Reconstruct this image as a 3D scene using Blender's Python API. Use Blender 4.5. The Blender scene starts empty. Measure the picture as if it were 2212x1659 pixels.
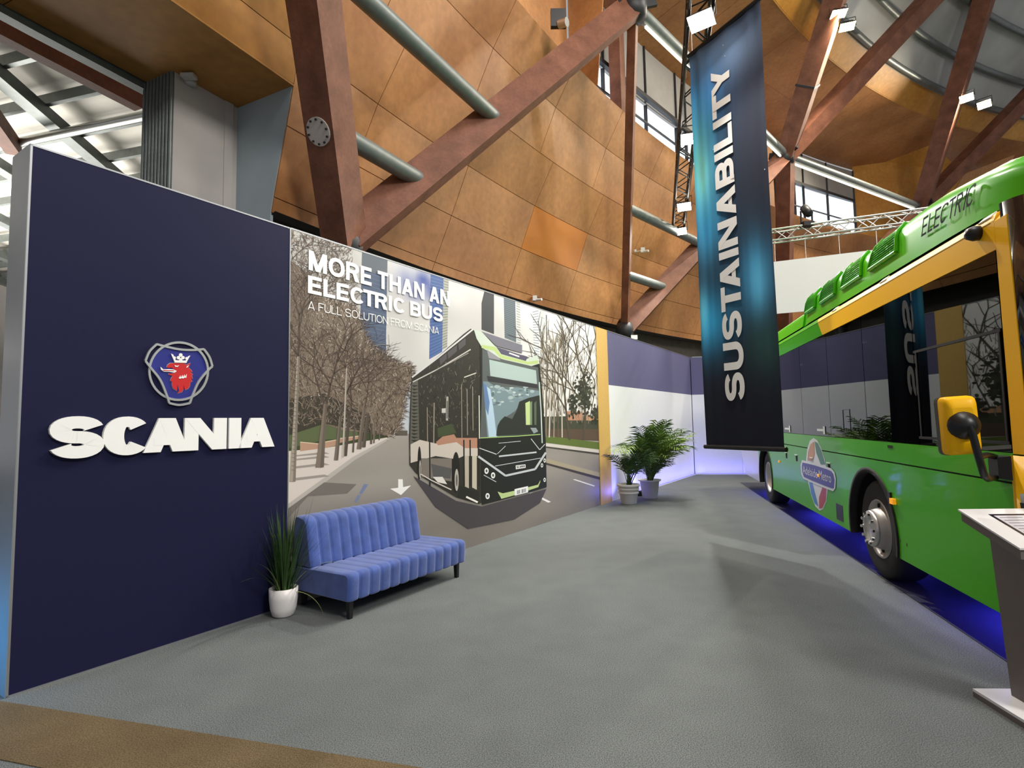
import bpy, math, random
from mathutils import Vector, Matrix
from mathutils.geometry import tessellate_polygon
random.seed(7)
SC = bpy.context.scene
COL = SC.collection
V = Vector
PI = math.pi

# ------------------------------------------------------------------ camera
IMW, IMH, FPX, CAM_H = 2212, 1659, 1190.0, 1.62
PITCH, ROLL = math.radians(4.075), math.radians(-1.06)
_f = V((0, math.cos(PITCH), math.sin(PITCH)))
_u0 = V((0, -math.sin(PITCH), math.cos(PITCH)))
_r0 = V((1, 0, 0))
RT = _r0 * math.cos(ROLL) + _u0 * math.sin(ROLL)
UP = _u0 * math.cos(ROLL) - _r0 * math.sin(ROLL)
CAMP = V((0, 0, CAM_H))
cd = bpy.data.cameras.new('camera')
cd.sensor_fit = 'HORIZONTAL'; cd.sensor_width = 36.0
cd.lens = 36.0 * FPX / IMW
cd.clip_start = 0.05; cd.clip_end = 300
cam = bpy.data.objects.new('camera', cd); COL.objects.link(cam)
cam.matrix_world = Matrix(((RT.x, UP.x, -_f.x, 0), (RT.y, UP.y, -_f.y, 0), (RT.z, UP.z, -_f.z, CAM_H), (0, 0, 0, 1)))
SC.camera = cam

# ------------------------------------------------------------------ world, big lights, exposure
def lin(c):
    return tuple(((x / 255) / 12.92 if x / 255 <= 0.04045 else ((x / 255 + 0.055) / 1.055) ** 2.4) for x in c[:3])
wd = bpy.data.worlds.new('world'); SC.world = wd; wd.use_nodes = True
bg = wd.node_tree.nodes['Background']
bg.inputs[0].default_value = (0.96, 0.96, 1.0, 1); bg.inputs[1].default_value = 0.30
def light(name, kind, loc, power, col=(1, 1, 1), size=0.5, to=None, spot=None, blend=0.5, sy=None):
    l = bpy.data.lights.new(name, kind); l.energy = power; l.color = col
    if kind == 'AREA':
        l.size = size
        if sy: l.shape = 'RECTANGLE'; l.size_y = sy
    elif kind in ('POINT', 'SPOT'): l.shadow_soft_size = size
    if kind == 'SPOT': l.spot_size = math.radians(spot or 60); l.spot_blend = blend
    o = bpy.data.objects.new(name, l); COL.objects.link(o); o.location = loc
    if to is not None:
        o.rotation_euler = (V(to) - V(loc)).to_track_quat('-Z', 'Y').to_euler()
    return o
# unseen area lights without fixtures, added as general fill for the hall
light('fill_light', 'AREA', (3, 3, 13), 380, (1.0, 0.95, 0.88), 3, (1, 7, 0))
light('fill_light', 'AREA', (12, 9, 15), 700, (1.0, 0.95, 0.86), 3, (0, 10, 5))
light('fill_light', 'AREA', (-15, 14, 3.5), 1500, (1.0, 0.97, 0.9), 7, (-14, 14, 9))  # added low in the neighbouring hall, aimed up to brighten its roof
light('fill_light', 'AREA', (10, -7, 13), 1350, (1.0, 0.96, 0.9), 4, (0, 8, 3))
SC.view_settings.view_transform = 'Standard'
SC.view_settings.look = 'None'
SC.view_settings.gamma = 1.0
SC.view_settings.use_curve_mapping = False
SC.view_settings.exposure = 0.45

# ------------------------------------------------------------------ pixel helpers (a pixel is only a direction)
def ray(px):
    return _f + RT * ((px[0] - IMW / 2) / FPX) - UP * ((px[1] - IMH / 2) / FPX)
def ground(px, z=0.0):
    r = ray(px); return CAMP + r * ((z - CAM_H) / r.z)
def atY(px, y):
    r = ray(px); return CAMP + r * (y / r.y)
class Frame:
    """vertical plane through P0 along d; p(s, z, off) with off towards n"""
    def __init__(s, p0, d, n):
        s.p0 = V((p0[0], p0[1], 0)); s.d = V((d[0], d[1], 0)).normalized(); s.n = V((n[0], n[1], 0)).normalized()
    def p(s, a, z, off=0.0): return s.p0 + s.d * a + s.n * off + V((0, 0, z))
    def px(s, q, off=0.0):
        r = ray(q); o = s.p0 + s.n * off; t = s.n.dot(o - CAMP) / s.n.dot(r); h = CAMP + r * t
        return ((h - s.p0).dot(s.d), h.z)
WALL = Frame((-3.13, 3.49), (0.546, 0.838), (0.838, -0.546))
BUS = Frame((3.61, 5.59), (0.2385, 0.971), (-0.971, 0.2385))

# ------------------------------------------------------------------ materials
MATS = {}
def nn(nt, t, **k):
    n = nt.nodes.new(t)
    for a, b in k.items(): setattr(n, a, b)
    return n
def mat(name, rgb, rough=0.6, metal=0.0, var=0.0, scale=6.0, bump=0.0, bscale=60.0, emit=0.0, coat=0.0, spec=0.5,
        stretch=None, rgb2=None, sheen=0.0, transmission=0.0, grain=None, gr=(0.88, 1.1)):
    if name in MATS: return MATS[name]
    m = bpy.data.materials.new(name); m.use_nodes = True; nt = m.node_tree
    b = nt.nodes['Principled BSDF']; c = lin(rgb)
    b.inputs['Base Color'].default_value = (*c, 1); b.inputs['Roughness'].default_value = rough
    b.inputs['Metallic'].default_value = metal; b.inputs['Specular IOR Level'].default_value = spec
    b.inputs['Coat Weight'].default_value = coat; b.inputs['Coat Roughness'].default_value = 0.04
    b.inputs['Sheen Weight'].default_value = sheen; b.inputs['Transmission Weight'].default_value = transmission
    if emit:
        b.inputs['Emission Color'].default_value = (*c, 1); b.inputs['Emission Strength'].default_value = emit
    tc = nn(nt, 'ShaderNodeTexCoord'); mp = nn(nt, 'ShaderNodeMapping')
    nt.links.new(tc.outputs['Object'], mp.inputs['Vector'])
    if stretch: mp.inputs['Scale'].default_value = stretch
    if var:
        no = nn(nt, 'ShaderNodeTexNoise'); no.inputs['Scale'].default_value = scale; no.inputs['Detail'].default_value = 6
        nt.links.new(mp.outputs[0], no.inputs['Vector'])
        mr = nn(nt, 'ShaderNodeMapRange'); mr.inputs[1].default_value = 0.3; mr.inputs[2].default_value = 0.7
        nt.links.new(no.outputs['Fac'], mr.inputs[0])
        mx = nn(nt, 'ShaderNodeMix', data_type='RGBA')
        lo = lin(rgb2) if rgb2 else tuple(x * (1 - var) for x in c)
        hi = c if rgb2 else tuple(min(1, x * (1 + var)) for x in c)
        mx.inputs['A'].default_value = (*lo, 1); mx.inputs['B'].default_value = (*hi, 1)
        nt.links.new(mr.outputs[0], mx.inputs['Factor'])
        out = mx.outputs['Result']
        if grain:
            n2 = nn(nt, 'ShaderNodeTexNoise'); n2.inputs['Scale'].default_value = grain; n2.inputs['Detail'].default_value = 3
            nt.links.new(tc.outputs['Object'], n2.inputs['Vector'])
            m2 = nn(nt, 'ShaderNodeMapRange'); m2.inputs[1].default_value = 0.3; m2.inputs[2].default_value = 0.7
            m2.inputs[3].default_value = gr[0]; m2.inputs[4].default_value = gr[1]
            nt.links.new(n2.outputs['Fac'], m2.inputs[0])
            vm = nn(nt, 'ShaderNodeVectorMath', operation='SCALE')
            nt.links.new(out, vm.inputs[0]); nt.links.new(m2.outputs[0], vm.inputs['Scale']); out = vm.outputs[0]
        nt.links.new(out, b.inputs['Base Color'])
    if bump:
        n3 = nn(nt, 'ShaderNodeTexNoise'); n3.inputs['Scale'].default_value = bscale; n3.inputs['Detail'].default_value = 3
        nt.links.new(mp.outputs[0], n3.inputs['Vector'])
        bp_ = nn(nt, 'ShaderNodeBump'); bp_.inputs['Strength'].default_value = bump; bp_.inputs['Distance'].default_value = 0.02
        nt.links.new(n3.outputs['Fac'], bp_.inputs['Height']); nt.links.new(bp_.outputs[0], b.inputs['Normal'])
    MATS[name] = m
    return m
def vcol_mat(name, rough=0.6, spec=0.3, gain=1.0):
    """flat print: the colours of the printed design are a colour attribute"""
    if name in MATS: return MATS[name]
    m = bpy.data.materials.new(name); m.use_nodes = True; nt = m.node_tree
    b = nt.nodes['Principled BSDF']; b.inputs['Roughness'].default_value = rough; b.inputs['Specular IOR Level'].default_value = spec
    a = nn(nt, 'ShaderNodeVertexColor', layer_name='print')
    nt.links.new(a.outputs['Color'], b.inputs['Base Color'])
    MATS[name] = m
    return m
def emis(name, rgb, s):
    if name in MATS: return MATS[name]
    m = bpy.data.materials.new(name); m.use_nodes = True; nt = m.node_tree
    nt.nodes.remove(nt.nodes['Principled BSDF'])
    e = nn(nt, 'ShaderNodeEmission'); e.inputs[0].default_value = (*lin(rgb), 1); e.inputs[1].default_value = s
    nt.links.new(e.outputs[0], nt.nodes['Material Output'].inputs[0]); MATS[name] = m
    return m

# ------------------------------------------------------------------ mesh builder, naming
ORG = {}
class MB:
    def __init__(s): s.v = []; s.f = []; s.c = []; s.sm = []
    def add(s, vs, fs, smooth=False, cols=None):
        o = len(s.v); s.v += [V(x) for x in vs]; s.f += [[i + o for i in f] for f in fs]; s.sm += [smooth] * len(fs)
        if cols is not None: s.c += cols
        return s
    def box(s, c, sx, sy, sz, ax=None, ay=None, az=None):
        ax = V(ax) if ax else V((1, 0, 0)); ay = V(ay) if ay else V((0, 1, 0)); az = V(az) if az else V((0, 0, 1)); c = V(c)
        vs = [c + ax * (sx / 2 * i) + ay * (sy / 2 * j) + az * (sz / 2 * k) for i in (-1, 1) for j in (-1, 1) for k in (-1, 1)]
        return s.add(vs, [(0, 1, 3, 2), (4, 6, 7, 5), (0, 4, 5, 1), (2, 3, 7, 6), (0, 2, 6, 4), (1, 5, 7, 3)])
    def hexa(s, a, b):
        """solid between two matching quads"""
        return s.add(list(a) + list(b), [(3, 2, 1, 0), (4, 5, 6, 7), (0, 1, 5, 4), (1, 2, 6, 5), (2, 3, 7, 6), (3, 0, 4, 7)])
    def prism(s, pts, off):
        """closed outline (3D) extruded by vector off"""
        n = len(pts); off = V(off); pts = [V(p) for p in pts]
        tri = tessellate_polygon([pts])
        vs = pts + [p + off for p in pts]
        fs = [tuple(t) for t in tri] + [tuple(i + n for i in reversed(t)) for t in tri] + [(i, (i + 1) % n, (i + 1) % n + n, i + n) for i in range(n)]
        return s.add(vs, fs)
    def poly(s, pts, col=None):
        pts = [V(p) for p in pts]; tri = tessellate_polygon([pts])
        return s.add(pts, [tuple(t) for t in tri], cols=([col] * len(pts) if col is not None else None))
    def tube(s, pts, r, n=8, cap=True, smooth=True, rs=None):
        pts = [V(p) for p in pts]; rings = []
        up = V((0, 0, 1)); t0 = (pts[1] - pts[0]).normalized()
        if abs(t0.dot(up)) > 0.95: up = V((0, 1, 0))
        a = t0.cross(up).normalized()
        vs = []
        for i, p in enumerate(pts):
            t = (pts[min(i + 1, len(pts) - 1)] - pts[max(i - 1, 0)]).normalized()
            a = (a - t * a.dot(t)).normalized(); b = t.cross(a); rr = rs[i] if rs else r
            vs += [p + (a * math.cos(2 * PI * k / n) + b * math.sin(2 * PI * k / n)) * rr for k in range(n)]
        m = len(pts)
        s.add(vs, [(i * n + k, i * n + (k + 1) % n, (i + 1) * n + (k + 1) % n, (i + 1) * n + k) for i in range(m - 1) for k in range(n)], smooth)
        if cap: s.add(vs[:n], [tuple(reversed(range(n)))]); s.add(vs[-n:], [tuple(range(n))])
        return s
    def lathe(s, prof, c, ax=(0, 0, 1), n=24, smooth=True):
        """profile [(r, h)] turned about axis ax through c"""
        c = V(c); ax = V(ax).normalized(); q = V((0, 0, 1)) if abs(ax.z) < 0.9 else V((1, 0, 0))
        a = ax.cross(q).normalized(); b = ax.cross(a); vs = []
        for r, h in prof:
            vs += [c + ax * h + (a * math.cos(2 * PI * k / n) + b * math.sin(2 * PI * k / n)) * r for k in range(n)]
        return s.add(vs, [(i * n + k, i * n + (k + 1) % n, (i + 1) * n + (k + 1) % n, (i + 1) * n + k) for i in range(len(prof) - 1) for k in range(n)], smooth)
    def grid(s, fn, nu, nv, smooth=True, colfn=None):
        vs = [fn(i / nu, j / nv) for j in range(nv + 1) for i in range(nu + 1)]
        w = nu + 1
        cols = [colfn(i / nu, j / nv) for j in range(nv + 1) for i in range(nu + 1)] if colfn else None
        return s.add(vs, [(j * w + i, j * w + i + 1, (j + 1) * w + i + 1, (j + 1) * w + i) for j in range(nv) for i in range(nu)], smooth, cols)
    def beam(s, a, b, w, h, up=(0, 0, 1)):
        a = V(a); b = V(b); t = (b - a).normalized(); x = t.cross(V(up)).normalized(); y = x.cross(t)
        q = [(-w / 2, -h / 2), (w / 2, -h / 2), (w / 2, h / 2), (-w / 2, h / 2)]
        return s.hexa([a + x * i + y * j for i, j in q], [b + x * i + y * j for i, j in q])
    def build(s, name, m, parent=None, org=None, fix=True):
        if parent is not None: o0 = ORG[parent]
        elif org is not None: o0 = V(org)
        else:
            lo = [min(v[i] for v in s.v) for i in range(3)]; hi = [max(v[i] for v in s.v) for i in range(3)]
            o0 = V(((lo[0] + hi[0]) / 2, (lo[1] + hi[1]) / 2, lo[2]))
        me = bpy.data.meshes.new(name); me.from_pydata([tuple(v - o0) for v in s.v], [], s.f)
        me.polygons.foreach_set('use_smooth', s.sm)
        if s.c:
            at = me.color_attributes.new('print', 'FLOAT_COLOR', 'POINT')
            at.data.foreach_set('color', [x for c in s.c for x in (*lin(c), 1.0)])
        me.materials.append(m if not isinstance(m, str) else MATS[m])
        if fix:
            import bmesh
            bm = bmesh.new(); bm.from_mesh(me); bmesh.ops.recalc_face_normals(bm, faces=bm.faces); bm.to_mesh(me); bm.free()
        me.update()
        o = bpy.data.objects.new(name, me); COL.objects.link(o)
        if parent is not None: o.parent = parent
        else: o.location = o0
        ORG[o] = o0
        return o
def thing(name, label, cat, loc, group=None, kind=None):
    o = bpy.data.objects.new(name, None); COL.objects.link(o); o.location = loc; o.empty_display_size = 0.2
    ORG[o] = V(loc)
    return tag(o, label, cat, group, kind)
def tag(o, label, cat=None, group=None, kind=None):
    if label: o['label'] = label
    if cat: o['category'] = cat
    if group: o['group'] = group
    if kind: o['kind'] = kind
    return o
def struct(o, label=None):
    o['kind'] = 'structure'
    if label: o['label'] = label
    return o

# ------------------------------------------------------------------ lettering (stroked glyphs in a box w x 1)
GW = dict(A=1.0, B=0.92, C=1.0, E=0.82, F=0.78, H=0.95, I=0.0, L=0.76, M=1.15, N=0.98, O=1.08, R=0.95, S=0.95, T=0.86, U=0.95, Y=0.95)
GW[' '] = 0.28
def arc(cx, cy, rx, ry, a0, a1, n=18):
    return [(cx + rx * math.copysign(abs(math.cos(a)) ** 0.9, math.cos(a)), cy + ry * math.copysign(abs(math.sin(a)) ** 0.9, math.sin(a))) for a in [math.radians(a0 + (a1 - a0) * i / n) for i in range(n + 1)]]
def strip(pts, tx, ty):
    """quads of a stroked line; stroke tx across x and ty across y"""
    out = []; n = len(pts); L = []; R = []
    for i, p in enumerate(pts):
        a = pts[max(i - 1, 0)]; b = pts[min(i + 1, n - 1)]; dx, dy = b[0] - a[0], b[1] - a[1]; l = math.hypot(dx, dy) or 1
        nx, ny = -dy / l * tx / 2, dx / l * ty / 2
        L.append((p[0] + nx, p[1] + ny)); R.append((p[0] - nx, p[1] - ny))
    for i in range(n - 1): out.append([L[i], R[i], R[i + 1], L[i + 1]])
    return out
def rect(x0, y0, x1, y1): return [(x0, y0), (x1, y0), (x1, y1), (x0, y1)]
def glyph(ch, w, tx, ty):
    ax, ay = tx / 2, ty / 2; td = tx * 1.1
    if ch == 'I': return [rect(0, 0, tx, 1)]
    if ch == 'A': return [[(0, 0), (td, 0), (w / 2 + td / 2, 1), (w / 2 - td / 2, 1)], [(w, 0), (w - td, 0), (w / 2 - td / 2, 1), (w / 2 + td / 2, 1)], rect(w * .22, .2, w * .78, .2 + ty * .9)]
    if ch == 'N': return [rect(0, 0, tx, 1), rect(w - tx, 0, w, 1), [(0, 1), (td, 1), (w, 0), (w - td, 0)]]
    if ch == 'M': return [rect(0, 0, tx, 1), rect(w - tx, 0, w, 1), [(0, 1), (td, 1), (w / 2 + td / 2, 0), (w / 2 - td / 2, 0)], [(w, 1), (w - td, 1), (w / 2 - td / 2, 0), (w / 2 + td / 2, 0)]]
    if ch == 'Y': return [[(0, 1), (td, 1), (w / 2 + tx / 2, .42), (w / 2 - tx / 2, .42)], [(w, 1), (w - td, 1), (w / 2 - tx / 2, .42), (w / 2 + tx / 2, .42)], rect(w / 2 - tx / 2, 0, w / 2 + tx / 2, .44)]
    if ch == 'T': return [rect(0, 1 - ty, w, 1), rect(w / 2 - tx / 2, 0, w / 2 + tx / 2, 1)]
    if ch == 'L': return [rect(0, 0, tx, 1), rect(0, 0, w, ty)]
    if ch == 'H': return [rect(0, 0, tx, 1), rect(w - tx, 0, w, 1), rect(0, .5 - ty / 2, w, .5 + ty / 2)]
    if ch in 'EF': return [rect(0, 0, tx, 1), rect(0, 1 - ty, w, 1), rect(0, .5 - ty / 2, w * .93, .5 + ty / 2)] + ([rect(0, 0, w, ty)] if ch == 'E' else [])
    if ch == 'O': return strip(arc(w / 2, .5, w / 2 - ax, .5 - ay, 0, 360, 32), tx, ty)
    if ch == 'C': return strip(arc(w / 2, .5, w / 2 - ax, .5 - ay, 38, 322, 28), tx, ty)
    if ch == 'U': return strip([(ax, 1)] + arc(w / 2, .38, w / 2 - ax, .38 - ay, 180, 360, 20) + [(w - ax, 1)], tx, ty)
    if ch == 'S':
        ry = (1 - ty) / 4
        return strip(arc(w / 2, 1 - ay - ry, w / 2 - ax, ry, 12, 268, 20) + arc(w / 2, ay + ry, w / 2 - ax, ry, 92, -168, 20), tx, ty)
    if ch in 'BR':
        r1 = (.5 - ay) / 2 + ay / 2
        up = strip([(tx / 2, 1 - ay), (w * .55, 1 - ay)] + arc(w * .55, .755 - ay * .5, w * .42 - ax, .245 - ay * .5, 90, -90, 12) + [(tx / 2, .51 - 0 * ay)], tx, ty)
        g = [rect(0, 0, tx, 1)] + up
        if ch == 'B': g += strip([(tx / 2, .51), (w * .55, .51)] + arc(w * .57, (.51 + ay) / 2, w * .43 - ax, (.51 - ay) / 2, 90, -90, 12) + [(tx / 2, ay)], tx, ty)
        else: g += [[(w * .42, .52), (w * .42 + td, .52), (w, 0), (w - td * 1.1, 0)]]
        return g
    return []
def text_polys(txt, width, height, tx, ty, gap=0.12, shear=0.0):
    """polygons in (x, y) for txt fitted to width x height; tx, ty strokes as part of the height before the fit"""
    ws = [(tx if c == 'I' else GW[c]) for c in txt]
    KERN = {'CT': -.2, 'TA': -.22, 'TR': -.1, 'TY': -.14, 'LI': -.04, 'LT': -.12, 'CA': -.08, 'LE': -.03, 'ST': -.06, 'C ': -.06, 'LU': -.04, 'IC': .02}
    kn = [KERN.get(txt[i:i + 2], 0) for i in range(len(txt))]
    tot = sum(ws) + sum(kn) + gap * (len(txt) - 1); k = width / (tot + shear); x = 0; out = []
    for c, w, kr in zip(txt, ws, kn):
        out.append([[((px + x + shear * py) * k, py * height) for px, py in pg] for pg in glyph(c, w, tx, ty)]); x += w + gap + kr
    return out

# ================================================================== SETTING
mat('carpet', (98, 102, 102), 0.95, var=0.06, scale=3.0, bump=0.05, bscale=200, spec=0.1, grain=170, gr=(.35, 1.65))
mat('walkway', (98, 84, 62), 0.9, var=0.14, scale=2.5, bump=0.3, bscale=240, spec=0.1, grain=150, gr=(.5, 1.5))
mat('mat_dark', (26, 27, 44), 0.75, var=0.2, scale=5, bump=0.2, bscale=120)
mat('navy', (27, 29, 58), 0.55, var=0.03, scale=40, bump=0.04, bscale=300, spec=0.12)
mat('purple', (96, 94, 128), 0.6, var=0.02, scale=30, spec=0.25)
mat('white_panel', (226, 227, 230), 0.6, var=0.01, scale=10, spec=0.3)
mat('laminate', (150, 152, 152), 0.22, var=0.05, scale=3, spec=0.5)
mat('aluminium', (190, 192, 195), 0.35, 0.9)
mat('ochre', (206, 168, 96), 0.6, var=0.05, scale=25, spec=0.3)
mat('plywood_orange', (196, 122, 50), .55, var=.3, rgb2=(176, 106, 44), scale=1, spec=.3)
mat('plywood', (190, 136, 86), 0.5, var=0.5, rgb2=(150, 101, 60), scale=0.7, bump=0.05, bscale=14, spec=0.3, grain=9, stretch=(1, 1, .6))
mat('plywood_pale', (178, 128, 68), 0.6, var=0.4, rgb2=(158, 108, 52), scale=0.7, spec=0.25, grain=7)
mat('plywood_gold', (205, 150, 70), 0.55, var=0.4, rgb2=(185, 125, 52), scale=0.8, spec=0.3, grain=8)
mat('joint', (84, 52, 28), 0.9)
mat('timber', (134, 88, 68), 0.6, var=0.3, rgb2=(104, 66, 50), scale=3.0, bump=0.05, bscale=30, spec=0.3, grain=25)
mat('steel_grey', (116, 122, 120), 0.45, 0.35, var=0.12, scale=8)
mat('steel_dark', (52, 52, 54), 0.5, 0.4, var=0.1, scale=10)
mat('steel_silver', (205, 205, 200), 0.3, 0.85)
mat('wall_grey', (150, 146, 140), 0.7, var=0.05, scale=4)
mat('wall_blue', (158, 172, 178), 0.7, var=0.04, scale=3)
mat('wall_white', (186, 180, 176), 0.75, var=0.04, scale=3)
mat('roof_white', (214, 210, 200), 0.6, var=0.12, scale=1.2, spec=0.3)
mat('roof_fabric', (172, 172, 168), 0.7, var=0.12, scale=1.0)
mat('concrete', (104, 98, 88), 0.9, var=0.15, scale=4, bump=0.1, bscale=30)
emis('daylight', (225, 236, 250), 1.9)
emis('led_white', (255, 246, 225), 3.0)

# --- floor
f0 = MB(); f0.add([(-30, -14, 0), (30, -14, 0), (30, 45, 0), (-30, 45, 0)], [(0, 1, 2, 3)])
struct(f0.build('floor', 'carpet', org=(0, 0, 0)), 'grey carpet laid over the whole stand')
wk = MB()
a, b = ground((-60, 1506)), ground((905, 1659)); dv = (b - a).normalized(); nv = V((dv.y, -dv.x, 0))
if nv.y > 0: nv = -nv
wk.hexa([a - dv * 8 + V((0, 0, -.002)), b + dv * 8 + V((0, 0, -.002)), b + dv * 8 + nv * .43 + V((0, 0, -.002)), a - dv * 8 + nv * .43 + V((0, 0, -.002))],
        [a - dv * 8 + V((0, 0, .004)), b + dv * 8 + V((0, 0, .004)), b + dv * 8 + nv * .43 + V((0, 0, .004)), a - dv * 8 + nv * .43 + V((0, 0, .004))])
struct(wk.build('floor_walkway', 'walkway'), 'brown carpet strip running past the end of the navy wall')
md = MB()
md.hexa([BUS.p(s, -.002, -d) for s, d in ((-4.5, .05), (8.9, .05), (8.9, 2.7), (-4.5, 2.7))], [BUS.p(s, .006, -d) for s, d in ((-4.5, .05), (8.9, .05), (8.9, 2.7), (-4.5, 2.7))])
struct(md.build('floor_mat', 'mat_dark'), 'dark mat on the floor under the bus')

# --- stand walls
WH, TH = 3.51, 0.33
w = MB(); w.hexa([WALL.p(s, 0, o) for s, o in ((.0, -.02), (15.8, -.02), (15.8, -TH), (.0, -TH))], [WALL.p(s, WH - .01, o) for s, o in ((.0, -.02), (15.8, -.02), (15.8, -TH), (.0, -TH))])
wl = struct(w.build('wall_left', 'laminate'), 'long stand wall with navy, mural and two-tone panels')
def wpanel(parent, name, m, s0, s1, z0, z1, off=0.0, th=.02):
    b_ = MB(); q = [(s0, z0), (s1, z0), (s1, z1), (s0, z1)]
    b_.hexa([WALL.p(s, z, off - th) for s, z in q], [WALL.p(s, z, off) for s, z in q]); return b_.build(name, m, parent)
def tagl(o, l): o['label'] = l; return o
tagl(wpanel(wl, 'panel', 'navy', .012, 1.925, 0, WH), 'navy blue wall panel')
wpanel(wl, 'edge_strip', 'aluminium', 0, .012, 0, WH, .003, .03)
wpanel(wl, 'edge_strip', 'aluminium', 1.925, 1.937, 0, WH, .003, .03)
wpanel(wl, 'edge_strip', 'aluminium', 0, 1.93, WH - .012, WH, .003, .03)
wpanel(wl, 'edge_strip', 'aluminium', .0, 1.93, 0, .012, .003, .03)
tagl(wpanel(wl, 'panel', 'white_panel', 9.36, 15.8, 0, 2.372), 'white lower wall panel')
tagl(wpanel(wl, 'panel', 'purple', 9.36, 15.8, 2.372, WH), 'purple upper wall panel')
wpanel(wl, 'edge_strip', 'aluminium', 9.36, 15.8, WH - .01, WH + .004, .004, .03)
wpanel(wl, 'edge_strip', 'aluminium', 1.937, 8.82, WH - .012, WH + .003, .003, .03)
ec = MB(); ec.hexa([WALL.p(-.003, 0, .0), WALL.p(-.003, 0, -TH), WALL.p(.003, 0, -TH), WALL.p(.003, 0, 0)], [WALL.p(-.003, WH, .0), WALL.p(-.003, WH, -TH), WALL.p(.003, WH, -TH), WALL.p(.003, WH, 0)])
tagl(ec.build('end_panel', 'laminate', wl), 'grey laminate end of the wall')
tr = MB(); q = [(8.815, 0), (9.36, 0), (9.36, WH), (8.815, WH)]
tr.hexa([WALL.p(s, z, -.02) for s, z in q], [WALL.p(s, z, .012) for s, z in q])
struct(tr.build('trim_1', 'ochre'), 'ochre vertical strip between mural and two-tone wall')
ce = ground((1505, 1025)); er = ground((1611, 1025)); ed = (er - ce).normalized()
END = Frame((ce.x, ce.y), (ed.x, ed.y), (ed.y, -ed.x))
def epanel(parent, name, m, s0, s1, z0, z1, off=0, th=.02):
    b_ = MB(); qq = [(s0, z0), (s1, z0), (s1, z1), (s0, z1)]
    b_.hexa([END.p(s, z, off - th) for s, z in qq], [END.p(s, z, off) for s, z in qq]); return b_.build(name, m, parent)
b_ = MB(); q = [(0, 0), (5.2, 0), (5.2, WH - .01), (0, WH - .01)]
b_.hexa([END.p(s, z, -.3) for s, z in q], [END.p(s, z, -.02) for s, z in q])
wb = struct(b_.build('wall_back', 'laminate'), 'two-tone stand wall closing the far end of the stand')
for i in range(4):
    s0, s1 = i * 1.3 - (.04 if i == 0 else 0), i * 1.3 + 1.294
    tagl(epanel(wb, 'panel', 'white_panel', s0, s1, 0, 2.372), 'white lower wall panel')
    tagl(epanel(wb, 'panel', 'purple', s0, s1, 2.372, WH), 'purple upper wall panel')
epanel(wb, 'edge_strip', 'aluminium', 0, 5.2, WH - .01, WH + .004, .004, .03)

# --- the dome: rings about one centre
DC, DPH, DAL = V((32.2456, -10.6429, 0)), 2.63256, 2 * PI / 24
def P(R, z, k):
    a_ = DPH - k * DAL; return V((DC.x + R * math.cos(a_), DC.y + R * math.sin(a_), z))
PROF = [(4.40, 39.46), (4.6, 39.42), (5.5, 39.2), (6.5, 38.98), (7.5, 38.62), (8.55, 38.34), (9.5, 37.95)]
def kt(k, z): return k + .0245 * (z - 6.5)
def pR(z):
    for (z0, r0), (z1, r1) in zip(PROF, PROF[1:]):
        if z <= z1: return r0 + (r1 - r0) * (z - z0) / (z1 - z0)
    return PROF[-1][1]
# plywood lining, sheet by sheet, in front of a dark backing
K0, K1 = -.178, 4.3
bk = MB()
for (z0, r0), (z1, r1) in zip(PROF, PROF[1:]):
    bk.grid(lambda u, v, z0=z0, z1=z1, r0=r0, r1=r1: P((r0 + (r1 - r0) * v) + .05, z0 + (z1 - z0) * v, K0 + (K1 - K0) * u), 30, 1, False)
dome = struct(bk.build('wall_dome', 'joint', fix=False), 'leaning plywood lining of the dome behind the stand')
def sheet(name, m, parent, k0, k1, za, ra, zb, rb, g=.006, th=.02, tilt=True, n=4):
    b_ = MB(); gk = g / 38 / DAL
    f = (lambda k, z: kt(k, z)) if tilt else (lambda k, z: k)
    dz = (zb - za); l = math.hypot(dz, rb - ra); e = g / max(l, .01)
    def fn(off):
        def h(u, v):
            v = e + (1 - 2 * e) * v; z = za + dz * v; k = (k0 + gk) + (k1 - k0 - 2 * gk) * u
            return P(ra + (rb - ra) * v + off, z, min(max(f(k, z), K0), 9))
        return h
    w_ = n + 1
    vs = [fn(0)(i / n, j) for j in (0, 1) for i in range(w_)] + [fn(th)(i / n, j) for j in (0, 1) for i in range(w_)]
    fs = []
    for i in range(n):
        fs += [(i, i + 1, w_ + i + 1, w_ + i), (2 * w_ + i, 3 * w_ + i, 3 * w_ + i + 1, 2 * w_ + i + 1), (i, 2 * w_ + i, 2 * w_ + i + 1, i + 1), (w_ + i, w_ + i + 1, 3 * w_ + i + 1, 3 * w_ + i)]
    fs += [(0, w_, 3 * w_, 2 * w_), (n, 2 * w_ + n, 3 * w_ + n, w_ + n)]
    b_.add(vs, fs)
    return b_.build(name, m, parent)
rows = list(zip(PROF, PROF[1:]))
for ri, ((z0, r0), (z1, r1)) in enumerate(rows):
    sh = 0.0 if ri < 4 else -.055
    k = -.034 - .2345 * 1 + sh
    while k < K1 - .2:
        ka, kb = k, k + .2345
        if kb > K0 + .03:
            mm = 'plywood_orange' if (ri == 2 and abs(k - .434) < .05) else 'plywood'
            sheet('plywood_sheet', mm, dome, max(ka, K0 - .06), kb, z0, r0, z1, r1)
        k = kb
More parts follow.
